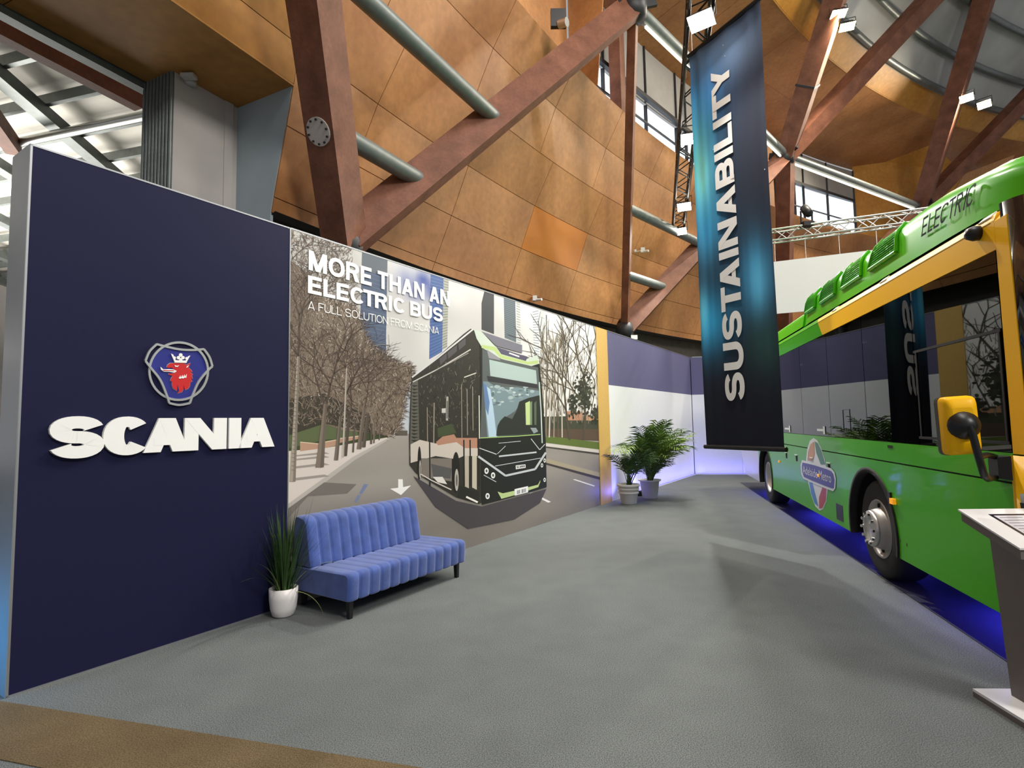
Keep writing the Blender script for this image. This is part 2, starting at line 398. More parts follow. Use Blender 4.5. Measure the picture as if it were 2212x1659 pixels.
for ri, (z0, z1) in enumerate([(6.02, 6.5), (6.5, 7.5), (7.5, 8.55), (8.55, 9.5)]):
    for i in range(6):
        ka = -1.6 + .237 * i; kb = ka + .237; b_ = MB()
        b_.grid(lambda u, v: P(pR(z0 + (z1 - z0) * (.006 + .988 * v)), z0 + (z1 - z0) * (.006 + .988 * v), ka + .0006 + (kb - ka - .0012) * u), 4, 1, False)
        b_.grid(lambda u, v: P(pR(z0 + (z1 - z0) * v) + .03, z0 + (z1 - z0) * v, ka + (kb - ka) * u), 4, 1, False)
        b_.build('plywood_sheet', 'plywood_pale', dome, fix=False)
bb = MB(); bb.grid(lambda u, v: P(39.46 + .3 * v, 4.40, K0 + (K1 - K0) * u), 30, 1, False)
bb.grid(lambda u, v: P(39.4 + .12 * v, 4.36 + .05 * (1 - v), K0 + (K1 - K0) * u), 30, 1, False)
bb.build('bottom_edge', 'steel_dark', dome, fix=False)
cw = MB(); cw.grid(lambda u, v: P(40.0, 4.5 * v, -.175 + 4.2 * u), 40, 1, False)
struct(cw.build('wall_outer', 'concrete', fix=False), 'concrete outer wall below the plywood')
# ledge and dormer windows above the lining
RW = 38.7
lg = MB(); lg.grid(lambda u, v: P(37.98 + .75 * v, 9.49 + .04 * v, K0 + (K1 - K0) * u), 34, 1, False)
lg.build('ledge', 'plywood', dome, fix=False)
def wall_seg(parent, name, m, k0, k1, z0, z1, R=RW, n=8, th=.04):
    b_ = MB()
    b_.grid(lambda u, v: P(R, z0 + (z1 - z0) * v, k0 + (k1 - k0) * u), n, 1, False)
    b_.grid(lambda u, v: P(R + th, z0 + (z1 - z0) * v, k0 + (k1 - k0) * u), n, 1, False)
    b_.grid(lambda u, v: P(R + th * v, z0, k0 + (k1 - k0) * u), n, 1, False)
    return b_.build(name, m, parent, fix=False)
ZW = 12.9
kseg = [(-.3, .55), (1.35, 1.8)]
for k0, k1 in kseg:
    nsh = max(1, round((k1 - k0) / .235))
    for i in range(nsh):
        wall_seg(dome, 'plywood_sheet', 'plywood', k0 + (k1 - k0) * i / nsh + .0008, k0 + (k1 - k0) * (i + 1) / nsh - .0008, 9.5, ZW, n=3)
def dormer(num, k0, k1, zh, zt, mull, label):
    wr = MB(); wr.beam(P(RW, zh + .05, k0), P(RW, zh + .05, k1), .12, .12)
    root = struct(wr.build('window_%d' % num, 'steel_dark'), label)
    n = len(mull) - 1
    for i in range(n):
        a_, b2 = mull[i], mull[i + 1]
        wall_seg(root, 'pane', 'daylight', a_ + .003, b2 - .003, 9.55, zh, RW + .03, 2, .01)
        wall_seg(root, 'upper_panel', 'wall_grey', a_ + .0012, b2 - .0012, zh + .1, zt, RW - .01, 3)
    for i, m_ in enumerate(mull):
        b_ = MB(); b_.beam(P(RW - .01, 9.5, m_), P(RW - .01, zh, m_), .09 if i % 2 == 0 else .06, .1, up=(math.cos(DPH), math.sin(DPH), 0)); b_.build('mullion', 'steel_dark', root)
        b_ = MB(); b_.beam(P(RW - .03, zh + .1, m_), P(RW - .03, zt, m_), .07, .06, up=(math.cos(DPH), math.sin(DPH), 0)); b_.build('cover_strip', 'steel_dark', root)
    b_ = MB(); b_.beam(P(RW - .01, 10.35, k0), P(RW - .01, 10.35, k1), .05, .05); b_.build('transom', 'steel_dark', root)
    b_ = MB(); b_.beam(P(RW - .02, 9.58, k0), P(RW - .02, 9.58, k1), .08, .1); b_.build('sill', 'steel_dark', root)
    return root
dormer(1, .58, 1.35, 11.1, 13.0, [.58, .72, .875, .955, 1.14, 1.2, 1.35], 'clerestory window strip under grey panels behind the hanging banner')
dormer(2, 1.8, 2.36, 11.3, 12.75, [1.8, 1.935, 2.0, 2.17, 2.36], 'clerestory window strip under grey panels above the silver truss')
# plywood cheeks beside the dormers
def cheek(pts, m='plywood'):
    b_ = MB(); n_ = (pts[1] - pts[0]).cross(pts[2] - pts[0]).normalized() * .03
    b_.prism(pts, n_); return b_.build('cheek_panel', m, dome)
cheek([P(RW, 9.5, 2.362), P(37.3, 9.6, 2.62), P(36.6, 12.4, 2.8), P(36.6, 13.6, 2.55), P(RW, 13.4, 2.362)], 'plywood_gold')
cheek([P(37.3, 9.55, 2.62), P(36.75, 10.5, 2.95), P(36.0, 13.3, 3.05), P(36.6, 12.4, 2.8)], 'plywood')
b_ = MB().beam(P(38.25, 9.45, .72), P(38.25, 12.95, .72), .42, .3, up=(math.cos(DPH), math.sin(DPH), 0)); tag(b_.build('dormer_post', 'timber'), 'dark post standing behind the plywood edge beside the window', 'post')
cheek([P(RW, 9.5, .56), P(37.95, 9.55, .56), P(37.6, 12.9, .56), P(RW, 12.9, .56)])
# upper plywood soffit, gold ring band, white roof above
cl = MB(); cl.grid(lambda u, v: P(38.9 - 3.4 * v, 12.98 + .75 * v, -.9 + 5.4 * u), 44, 1, False)
ceil = struct(cl.build('ceiling', 'joint', fix=False), 'timber lined upper ring of the dome roof')
K0 = -9
for ri, (ra, za, rb, zb) in enumerate([(38.85, 12.92, 37.2, 13.28), (37.2, 13.28, 35.5, 13.66)]):
    for i in range(18):
        k = -.9 + .3 * i + (.15 if ri else 0)
        sheet('plywood_sheet', 'plywood', ceil, k, k + .3, za, ra, zb, rb, tilt=False, th=-.015)
for i in range(18):
    k = -.9 + .3 * i; sheet('ring_band', 'plywood_gold', ceil, k, k + .3, 13.64, 35.52, 14.15, 34.9, tilt=False, g=.004)
DOMEP = [(34.9, 14.15), (34.2, 15.2), (33.2, 16.1), (31.5, 17.5), (29, 19), (25, 20.8), (18, 22.5)]
for i, ((ra, za), (rb, zb)) in enumerate(zip(DOMEP, DOMEP[1:])):
    for j in range(9):
        k = -.9 + .6 * j; sheet('roof_panel', 'roof_fabric', ceil, k, k + .6, za, ra, zb, rb, tilt=False, g=.003, n=6)
for R_, z_, nm in [(34.75, 14.2, 0), (34.1, 15.1, 1), (33.05, 16.0, 2), (31.3, 17.4, 3), (28.8, 18.9, 4)]:
    b_ = MB(); b_.tube([P(R_, z_, -.9 + 5.4 * i / 54) for i in range(55)], .11, 8); b_.build('purlin', 'steel_grey', ceil)
wbk = MB(); wbk.grid(lambda u, v: P(36.9 + .4 * v, 9.9 + 3.2 * v, 2.95 + 1.6 * u), 12, 1, False)
wbk.build('side_lining', 'plywood', ceil, fix=False)

# --- soffit over the side opening, pier and the neighbouring hall roof
SZ = 6.0
b_ = MB(); b_.grid(lambda u, v: P(39.1 + 1.6 * v, SZ + .03, -1.6 + 1.44 * u), 16, 1, False)
sof = struct(b_.build('ceiling_soffit', 'joint', fix=False), 'plywood soffit over the side opening')
for i in range(6):
    for j, (ra, rb) in enumerate([(39.09, 40.68)]):
        k = -1.6 + .24 * i; b2 = MB()
        g_ = .0006
        q = [P(r_, SZ, k_) for r_, k_ in ((ra + .004, k + g_), (rb - .004, k + g_), (rb - .004, k + .24 - g_), (ra + .004, k + .24 - g_))]
        b2.hexa(q, [p_ + V((0, 0, .02)) for p_ in q]); b2.build('soffit_sheet', 'plywood_pale', sof)
b_ = MB()
for o_, dz, hh in ((40.7, .0, .16), (40.78, -.05, .10)):
    b_.grid(lambda u, v, o_=o_, dz=dz, hh=hh: P(o_, SZ + dz - hh / 2 + hh * v, -1.6 + 1.34 * u), 12, 1, False)
b_.grid(lambda u, v: P(40.66 + .14 * v, SZ - .1, -1.6 + 1.34 * u), 12, 1, False)
b_.build('fascia', 'steel_grey', sof, fix=False)
b_ = MB(); pa_, pb_ = ground((-60, 32), 6.1), ground((300, 222), 6.1); b_.beam(pa_ - (pb_ - pa_) * 2, pb_, .16, .2)
tag(b_.build('edge_beam', 'timber'), 'dark brown beam under the soffit edge over the side opening', 'beam')
pr_ = MB(); q = [P(40.15, 0, -.262), P(40.15, 0, -.178), P(40.75, 0, -.178), P(40.75, 0, -.262)]
pr_.hexa(q, [p_ + V((0, 0, SZ)) for p_ in q])
pier = struct(pr_.build('wall_pier', 'wall_white'), 'white pier with ribbed grey side under the soffit')
for i in range(9):
    R_ = 40.17 + i * .066
    b_ = MB(); b_.tube([P(R_, 0, -.264), P(R_, SZ, -.264)], .024, 6); b_.build('rib', 'steel_grey', pier)
b_ = MB(); b_.beam(P(40.14, 0, -.192), P(40.14, SZ, -.192), .12, .02, up=(math.cos(DPH), math.sin(DPH), 0)); b_.build('corner_strip', 'wall_white', pier)
b_ = MB()
cp = [P(40.16, 3.2, -.179)] + [P(pR(z) + .02, z, -.179) for z in (4.42, 4.7, 5.1, 5.5, 6.0)] + [P(40.16, SZ, -.179)]
cp.insert(1, P(39.5, 3.2, -.179))
b_.prism(cp, (P(40, 0, -.175) - P(40, 0, -.179)))
struct(b_.build('wall_cheek', 'wall_blue'), 'pale blue-grey return wall between pier and leaning plywood')

# neighbouring hall roof
RZ = 8.0
e1 = (ground((290, 370), RZ) - ground((0, 100), RZ)).normalized(); e2 = (ground((115, 130), RZ) - ground((0, 160), RZ)).normalized()
o_ = ground((110, 215), RZ)
b_ = MB(); tlt = V((0, 0, .0))
b_.add([o_ + e2 * a_ + e1 * c_ + V((0, 0, .25)) for a_, c_ in ((-30, -4), (4.2, -4), (4.2, 30), (-30, 30))], [(0, 1, 2, 3)])
rf = struct(b_.build('ceiling_hall', 'roof_white', fix=False), 'white sheet roof of the neighbouring hall')
for i in range(-3, 14):
    c_ = o_ + e1 * (i * 1.15); m_ = MB(); m_.beam(c_ - e2 * 30, c_ + e2 * 4.2, .09, .2); m_.build('purlin', 'steel_grey', rf)
for i in range(-6, 2):
    c_ = o_ + e2 * (i * 2.6 - .25); m_ = MB(); m_.beam(c_ - e1 * 4 - V((0, 0, .2)), c_ + e1 * 30 - V((0, 0, .2)), .26, .24); m_.build('rafter', 'steel_grey', rf)
p0, p1 = ground((40, 308), 7.5), ground((300, 253), 7.5)
m_ = MB(); m_.tube([p0 - (p1 - p0) * 4, p1 + (p1 - p0) * .5], .09, 8)
tag(m_.build('tie_tube', 'steel_silver'), 'pale steel tube crossing below the neighbouring hall roof', 'pipe')
m_ = MB(); m_.beam(ground((-20, 250), 7.4), ground((30, 320), 7.4), .25, .3); m_.beam(ground((-60, 235), 7.4), ground((-20, 250), 7.4), .25, .3)
tag(m_.build('short_beam', 'timber'), 'short red-brown beam end beside the top of the navy wall', 'beam')
wh = MB(); wh.add([(-30, 22, 0), (-6, 26, 0), (-6, 26, 9), (-30, 22, 9)], [(0, 1, 2, 3)])
struct(wh.build('wall_far', 'wall_white', fix=False), 'pale far wall of the neighbouring hall')

# --- struts of the dome
A = {0: ground((745, 525), 4.16), 1: ground((1350, 712), 4.2)}
A[2] = P(39, 4.18, 1.85); A[3] = P(39, 4.18, 2.85)
B = {k: P(36.748, 10.56, k + .5) for k in range(-1, 5)}
Cn = {k: P(31.5, 17.5, k) for k in range(0, 6)}
rad = lambda p_: V((DC.x - p_.x, DC.y - p_.y, 0)).normalized()
def strut(a_, b2, w_, h_, label, group='lower struts of the dome', rot=0.0):
    t_ = (b2 - a_).normalized(); r0_ = rad((a_ + b2) / 2); u_ = r0_ - t_ * r0_.dot(t_); u_.normalize(); v_ = t_.cross(u_)
    if v_.z < 0: v_ = -v_
    o = MB().beam(a_, b2, w_, h_, up=u_ * math.cos(rot) + v_ * math.sin(rot)).build('dome_strut', 'timber')
    tag(o, label, 'strut', group); return o
c0 = strut(A[0], B[-1], .46, .42, 'heavy brown strut rising beside the pale blue return wall, round plate on it')
strut(A[0] + V((0, 0, .05)), B[0], .52, .26, 'long brown diagonal strut crossing the plywood above the mural', rot=.7)
strut(A[1], B[0], .13, .2, 'upright brown strut landing on the purple wall top')
strut(A[1] + V((0, 0, .05)), B[1], .52, .26, 'brown diagonal strut running behind the hanging banner', rot=.7)
strut(A[2], B[1], .36, .5, 'dark upright strut behind the banner, beside the window above the silver truss')
strut(A[2], B[2], .36, .5, 'brown diagonal strut behind the white hanging sign')
strut(A[3], B[2], .36, .5, 'upright strut behind the roof of the green bus')
for kb, kc, lb in [(1, 1, 'brown roof rafter strut just right of the banner top, dark strap round it'), (1, 2, 'lit brown rafter strut crossing the golden ring band'), (2, 2, 'brown rafter strut standing over the round-topped bus roof'), (2, 3, 'brown rafter strut rising over the twin floodlights'), (3, 3, 'rafter strut above the front of the bus'), (0, 1, 'rafter strut above the banner top lamp'), (0, 0, 'rafter strut above the plywood lining')]:
    if (kb, kc) in ((0, 1), (0, 0), (3, 3)): continue
    strut(B[kb], Cn[kc], .5, .55, lb, 'upper rafters of the dome')
for k, lb in ((0, 'grey node joint at the head of the diagonal strut above the mural'), (1, 'grey node joint behind the top half of the banner'), (2, 'grey node joint just above the bus roof')):
    b_ = MB(); b_.lathe([(.0, -.35), (.26, -.3), (.3, -.1), (.3, .1), (.2, .3), (0, .35)], B[k], n=12)
    for a_ in range(5):
        d_ = V((math.cos(a_ * 1.26), math.sin(a_ * 1.26), .2 * (-1) ** a_)); b_.beam(B[k], B[k] + d_ * .5, .08, .2)
    tag(b_.build('strut_node', 'steel_dark'), lb, 'joint', 'node joints of the dome')
for k, lb in ((0, 'dark foot joint of the two struts at the top of the mural'), (1, 'dark foot joint with white bracket on the purple wall')):
    b_ = MB(); b_.lathe([(0, -.25), (.22, -.22), (.26, 0), (.2, .2), (0, .25)], A[k] + V((0, 0, -.02)), n=12)
    root = b_.build('base_joint', 'steel_dark'); tag(root, lb, 'joint')
    b2 = MB(); b2.tube([A[k] + V((0, 0, -.2)), A[k] + V((0, 0, -.75))], .16, 10); b2.build('pin', 'steel_dark', root)
    b2 = MB(); b2.box(A[k] + rad(A[k]) * .22 + V((.05, 0, -.25)), .18, .08, .12); b2.build('bracket', 'steel_silver', root)
# round flange plate on the first strut
ax = (B[-1] - A[0]).normalized(); pc = A[0] + (B[-1] - A[0]) * .183; sd = ax.cross(rad((A[0] + B[-1]) / 2)).normalized()
nrm = max((sd, -sd), key=lambda n_: n_.dot(CAMP - pc)); pc2 = pc + nrm * .231
fl = MB().lathe([(0, .0), (.165, 0), (.165, .02), (0, .02)], pc2, nrm, 28, False)
c0p = fl.build('flange_plate', 'wall_white', c0); c0p['label'] = 'round pale plate with bolts'
t1 = nrm.cross(ax)
for i in range(10):
    a_ = 2 * PI * i / 10; MB().lathe([(0, .02), (.014, .02), (.014, .036), (0, .036)], pc2 + (ax * math.cos(a_) + t1 * math.sin(a_)) * .138, nrm, 6, False).build('bolt', 'steel_dark', c0p)
def lerp(a_, b2, t): return a_ + (b2 - a_) * t
for a_, bl, br, t, lb in [(0, -1, 0, .186, 'lower grey tube between heavy strut and long diagonal'), (0, -1, 0, .414, 'upper grey tube between heavy strut and long diagonal'), (1, 0, 1, .21, 'lower grey tube between upright strut and the diagonal behind the banner'), (1, 0, 1, .44, 'upper grey tube between upright strut and the diagonal behind the banner')]:
    b_ = MB().tube([lerp(A[a_], B[bl], t), lerp(A[a_], B[br], t)], .125, 14, True)
    tag(b_.build('cross_tube', 'steel_grey'), lb, 'tube', 'cross tubes between struts')
for k, lb in ((0, 'grey ring tube with light strip running behind the banner top'), (1, 'grey ring tube with light strip above the silver truss'), (2, 'grey ring tube behind the bus roof front')):
    a_, b2 = B[k], B[k + 1]
    root = MB().tube([a_, b2], .14, 12).build('ring_tube', 'steel_grey'); tag(root, lb, 'tube', 'ring tubes between node joints')
    d_ = (b2 - a_).normalized(); MB().beam(a_ + d_ * .5 - V((0, 0, .2)), b2 - d_ * .5 - V((0, 0, .2)), .05, .05).build('light_strip', 'led_white', root)
# strap round the rafter
p_ = lerp(B[1], Cn[1], .22); ax = (Cn[1] - B[1]).normalized()
o = MB().beam(p_ - ax * .03, p_ + ax * .03, .54, .59, up=rad(p_)).build('strap', 'steel_dark'); tag(o, 'thin dark strap tied round the rafter right of the banner', 'strap')

# ================================================================== MURAL (flat print on the wall panel)
mat('sign_white', (240, 240, 238), 0.5, spec=0.3)
mat('sign_silver', (200, 204, 208), 0.3, 0.6)
mat('emblem_blue', (38, 44, 128), 0.4, var=0.15, scale=6)
mat('emblem_red', (196, 36, 40), 0.4)
vcol_mat('print', 0.55, 0.3)
mb_ = MB(); q = [(1.937, 0), (8.815, 0), (8.815, WH - .012), (1.937, WH - .012)]
mb_.hexa([WALL.p(s, z, -.02) for s, z in q], [WALL.p(s, z, .0) for s, z in q])
mural = mb_.build('printed_mural', 'white_panel')
tag(mural, 'street photo mural of a dark city bus with white headline, on stand wall', 'mural')
S0, S1, Z1 = 1.937, 8.815, WH - .012
def hsh(i, j, k=0):
    x = math.sin(i * 127.1 + j * 311.7 + k * 74.7) * 43758.5453; return x - math.floor(x)
def vnoise(x, y, k=0):
    i, j = math.floor(x), math.floor(y); fx, fy = x - i, y - j; fx = fx * fx * (3 - 2 * fx); fy = fy * fy * (3 - 2 * fy)
    return (hsh(i, j, k) * (1 - fx) + hsh(i + 1, j, k) * fx) * (1 - fy) + (hsh(i, j + 1, k) * (1 - fx) + hsh(i + 1, j + 1, k) * fx) * fy
def mixc(a, b, t): t = max(0, min(1, t)); return tuple(x + (y - x) * t for x, y in zip(a, b))
class Print:
    def __init__(s, off): s.m = MB(); s.o = off
    def pt(s, q):
        a, z = WALL.px(q); return WALL.p(min(max(a, S0), S1), min(max(z, 0.001), Z1), s.o)
    def poly(s, pts, col, dz=0):
        pts = [WALL.px(q) for q in pts]
        out = []
        n = len(pts)
        cl = lambda p: (min(max(p[0], S0), S1), min(max(p[1], .001), Z1))
        s.m.poly([WALL.p(*cl(p), s.o + dz) for p in pts], col); return s
    def line(s, pts, w, col, dz=0, w1=None):
        n = len(pts)
        for i in range(n - 1):
            (x0, y0), (x1, y1) = pts[i], pts[i + 1]; l = math.hypot(x1 - x0, y1 - y0) or 1
            wa = w + ((w1 if w1 is not None else w) - w) * i / max(n - 1, 1); wb_ = w + ((w1 if w1 is not None else w) - w) * (i + 1) / max(n - 1, 1)
            nx, ny = -(y1 - y0) / l / 2, (x1 - x0) / l / 2
            s.poly([(x0 + nx * wa, y0 + ny * wa), (x1 + nx * wb_, y1 + ny * wb_), (x1 - nx * wb_, y1 - ny * wb_), (x0 - nx * wa, y0 - ny * wa)], col, dz)
        return s
    def disc(s, c, rx, ry, col, dz=0, n=16): return s.poly([(c[0] + rx * math.cos(2 * PI * i / n), c[1] + ry * math.sin(2 * PI * i / n)) for i in range(n)], col, dz)
    def build(s, name): return s.m.build(name, 'print', mural, fix=False)
E_ = .0004
# sky
def skyc(u, v):
    s_ = S0 + (S1 - S0) * u; z = Z1 * v
    n = .6 * vnoise(s_ * .9, z * 1.3, 1) + .4 * vnoise(s_ * 2.3, z * 3, 2)
    c = mixc((168, 166, 162), (238, 237, 234), .12 + .8 * (n - .25) + .55 * u)
    b_ = math.exp(-((s_ - 3.72) / .3) ** 2 - ((z - 3.32) / .16) ** 2)
    c = mixc(c, (78, 92, 158), b_ * 1.5 * vnoise(s_ * 5, z * 7, 3) + b_ * .5)
    b_ = math.exp(-((s_ - 3.6) / .25) ** 2 - ((z - 1.75) / .3) ** 2); return mixc(c, (170, 186, 205), b_ * .6)
sk = Print(E_); sk.m.grid(lambda u, v: WALL.p(S0 + (S1 - S0) * u, Z1 * (.35 + .65 * v), E_), 110, 50, False, lambda u, v: skyc(u, .35 + .65 * v)); sk.build('sky_print')
# towers
def tower(tl, tr_, br, bl, c, c2, n, horiz=True):
    tw = Print(2 * E_)
    tw.poly([tl, tr_, br, bl], c)
    for i in range(n):
        t = (i + .5) / n; a_ = (tl[0] + (bl[0] - tl[0]) * t, tl[1] + (bl[1] - tl[1]) * t); b2 = (tr_[0] + (br[0] - tr_[0]) * t, tr_[1] + (br[1] - tr_[1]) * t)
        tw.line([a_, b2], .9, c2, E_ * .5)
    tw.build('tower_print')
tower((782, 536), (837, 556), (833, 780), (776, 770), (78, 92, 116), (104, 116, 138), 26)
tw = Print(2 * E_); tw.poly([(782, 536), (837, 556), (836, 600), (781, 580)], (94, 102, 112), E_ * .6); tw.build('tower_print')
tower((930, 588), (958, 598), (955, 760), (927, 776), (72, 98, 150), (112, 132, 172), 26)
tower((958, 598), (969, 602), (966, 750), (955, 756), (168, 170, 158), (80, 84, 92), 26)
tw = Print(2 * E_); tw.poly([(1046, 628), (1067, 636), (1067, 722), (1040, 712), (1040, 655)], (58, 60, 64)); tw.build('tower_print')
tower((1088, 640), (1113, 648), (1115, 740), (1090, 730), (84, 96, 104), (120, 130, 134), 22)
tower((1115, 652), (1123, 656), (1125, 744), (1117, 742), (196, 198, 196), (96, 100, 104), 16)
tower((1150, 672), (1163, 668), (1165, 775), (1153, 770), (208, 212, 214), (72, 82, 104), 18)
tower((1166, 664), (1176, 668), (1178, 790), (1168, 786), (196, 200, 200), (150, 156, 158), 3)
tw = Print(2 * E_); tw.line([(1180, 680), (1181, 740)], 2.2, (90, 94, 98))
tw.build('tower_print')
# street: road, pavements, lawn, low walls
st = Print(3 * E_)
def roadc(u, v):
    s_ = S0 + (S1 - S0) * u; z = 1.52 * v
    c = mixc((118, 113, 108), (166, 160, 150), v * .9 + .3 * (vnoise(s_ * 1.5, z * 5, 5) - .5))
    return mixc(c, (140, 134, 138), .5 * max(0, u - .5))
st.m.grid(lambda u, v: WALL.p(S0 + (S1 - S0) * u, 1.52 * v, 3 * E_), 60, 30, False, roadc)
D = E_
st.poly([(600, 900), (780, 925), (838, 940), (838, 952), (760, 962), (620, 985)], (62, 72, 44), D)
st.poly([(625, 922), (700, 905), (770, 925), (775, 945), (700, 950), (625, 968)], (88, 98, 66), D * 1.3)
st.poly([(610, 975), (700, 968), (836, 945), (838, 948), (760, 992), (610, 1092)], (206, 197, 188), D * 1.6)
st.poly([(610, 1090), (762, 987), (838, 946), (842, 948), (766, 994), (610, 1104)], (176, 170, 162), D * 1.9)
st.poly([(610, 1100), (700, 1042), (770, 1046), (750, 1066), (665, 1072), (610, 1122)], (112, 106, 100), D * 2)
for a_, b2, c_, d_ in [((648, 955), (690, 959), (690, 969), (648, 975)), ((700, 955), (728, 950), (728, 962), (700, 968)), ((728, 948), (775, 942), (775, 948), (728, 958))]:
    st.poly([a_, b2, c_, d_], (176, 140, 116), D * 2); st.line([a_, b2], 2.0, (206, 186, 160), D * 2.4)
for y0, y1 in ((1033, 1038), (1008, 1012), (992, 994.5), (984, 986)): st.poly([(632, y0), (700, y0 - 8), (712, y0 - 4), (640, y1)], (150, 142, 134), D * 2.2)
# right side
st.poly([(1170, 915), (1320, 918), (1320, 950), (1170, 948)], (92, 76, 64), D)
st.poly([(1170, 900), (1320, 898), (1320, 926), (1170, 926)], (70, 72, 58), D * 1.2)
st.poly([(1225, 888), (1258, 890), (1260, 908), (1222, 908)], (196, 140, 112), D * 1.4); st.poly([(1266, 896), (1296, 900), (1296, 910), (1266, 908)], (196, 148, 112), D * 1.4)
st.poly([(1170, 940), (1320, 953), (1320, 968), (1170, 955)], (96, 112, 56), D * 1.6)
st.poly([(1170, 956), (1320, 968), (1320, 976), (1170, 964)], (206, 200, 194), D * 1.8)
st.poly([(1170, 963), (1320, 975), (1320, 979), (1170, 966)], (70, 66, 62), D * 2)
st.poly([(1170, 988), (1320, 1016), (1320, 1028), (1170, 998)], (164, 154, 132), D * 2)
st.poly([(1170, 997), (1320, 1025), (1320, 1031), (1170, 1001)], (64, 60, 58), D * 2.3)
st.poly([(1237, 1036), (1242, 1035), (1285, 1049), (1283, 1051)], (226, 224, 222), D * 2.4)
st.poly([(1144, 1065), (1150, 1064), (1190, 1084), (1184, 1086)], (226, 224, 228), D * 2.4)
z2 = lambda x, y: (620 + x / 4.879, 780 + y / 4.879)
st.poly([z2(*p_) for p_ in ((1170, 1245), (1218, 1245), (1222, 1328), (1305, 1310), (1200, 1412), (1085, 1345), (1170, 1335))], (236, 235, 230), D * 2.4)
st.poly([z2(*p_) for p_ in ((810, 1295), (855, 1300), (790, 1400), (760, 1395))], (112, 124, 158), D * 2.1)
st.poly([z2(*p_) for p_ in ((745, 1410), (780, 1415), (735, 1490), (705, 1482))], (116, 126, 156), D * 2.1)
st.poly([(852, 930), (880, 930), (880, 941), (846, 941)], (92, 86, 76), D * 2); st.poly([(849, 934), (853, 931), (853, 941), (847, 943)], (206, 206, 204), D * 2.2)
st.build('street_print')
# trees on the left: crown mass, twigs, trunks
tr = Print(7 * E_); rnd = random.Random(3)
crown = [(615, 486), (650, 500), (664, 560), (690, 640), (760, 660), (776, 690), (800, 745), (832, 770), (866, 790), (884, 790), (893, 812), (878, 840), (872, 880), (862, 925), (845, 940), (800, 935), (740, 930), (700, 915), (615, 930)]
tr.poly(crown[3:], (120, 106, 92))
tr.poly([(615, 560), (680, 600), (690, 640), (615, 930)], (112, 98, 86))
tr.poly([(615, 860), (700, 850), (800, 900), (800, 935), (700, 915), (615, 940)], (58, 54, 44), E_)
def inside(p_, pg):
    c_ = False; j = len(pg) - 1
    for i in range(len(pg)):
        if (pg[i][1] > p_[1]) != (pg[j][1] > p_[1]) and p_[0] < (pg[j][0] - pg[i][0]) * (p_[1] - pg[i][1]) / (pg[j][1] - pg[i][1]) + pg[i][0]: c_ = not c_
        j = i
    return c_
big = [(615, 480), (700, 500), (760, 540), (764, 600), (772, 690)] + crown[6:]
cols = [(78, 66, 58), (94, 80, 70), (138, 122, 108), (160, 146, 130), (66, 56, 50), (112, 98, 84)]
cnt = 0
while cnt < 3400:
    x, y = rnd.uniform(620, 895), rnd.uniform(495, 935)
    if not inside((x, y), big): continue
    cnt += 1
    dens = inside((x, y), crown[3:])
    l = rnd.uniform(5, 22); a_ = rnd.uniform(-2.6, -.5)
    c_ = rnd.choice(cols)
    if dens and rnd.random() < .42 * max(.12, min(1, (800 - y) / 120)): c_ = (206, 198, 188); l *= .35
    pts = [(x, y)]
    for i in range(3): a_ += rnd.uniform(-.5, .5); pts.append((pts[-1][0] + math.cos(a_) * l / 3, pts[-1][1] + math.sin(a_) * l / 3))
    tr.line(pts, rnd.uniform(.7, 1.6), c_, E_ * (1.5 + 1.5 * hsh(cnt, 1)), .5)
for i in range(520):
    j = rnd.randrange(3, 15); t = rnd.random(); a_, b2 = crown[j], crown[j + 1]
    x, y = a_[0] + (b2[0] - a_[0]) * t + rnd.uniform(-5, 4), a_[1] + (b2[1] - a_[1]) * t + rnd.uniform(-3, 4); an = rnd.uniform(-1.7, .2); l = rnd.uniform(4, 15)
    tr.line([(x, y), (x + math.cos(an) * l * .5, y + math.sin(an) * l * .5), (x + math.cos(an + .3) * l, y + math.sin(an + .3) * l)], rnd.uniform(.7, 1.8), rnd.choice(cols), E_ * (1.4 + hsh(i, 8)), .4)
def branch(x, y, a_, l, w, dep, col):
    pts = [(x, y)]
    for i in range(4): a_ += rnd.uniform(-.22, .22); pts.append((pts[-1][0] + math.cos(a_) * l / 4, pts[-1][1] + math.sin(a_) * l / 4))
    tr.line(pts, w, col, E_ * 3.4, w * .6)
    if dep: [branch(*pts[i], a_ + rnd.uniform(.25, .8) * sg, l * rnd.uniform(.5, .75), w * .55, dep - 1, col) for i, sg in ((2, -1), (3, 1), (4, -1), (4, 1))]
for x, y, a_, l, w in [(643, 790, -1.5, 110, 5), (702, 880, -1.3, 100, 5), (702, 876, -1.9, 90, 4), (735, 900, -1.4, 90, 4), (752, 910, -1.3, 90, 4), (787, 885, -1.4, 75, 3), (640, 700, -1.1, 90, 3), (640, 640, -1.0, 80, 2.4), (630, 560, -.7, 60, 2), (800, 880, -1.2, 60, 2), (825, 880, -1.2, 50, 2)]:
    branch(x, y, a_, l, w, 3, rnd.choice(cols[:2] + [(76, 64, 54)]))
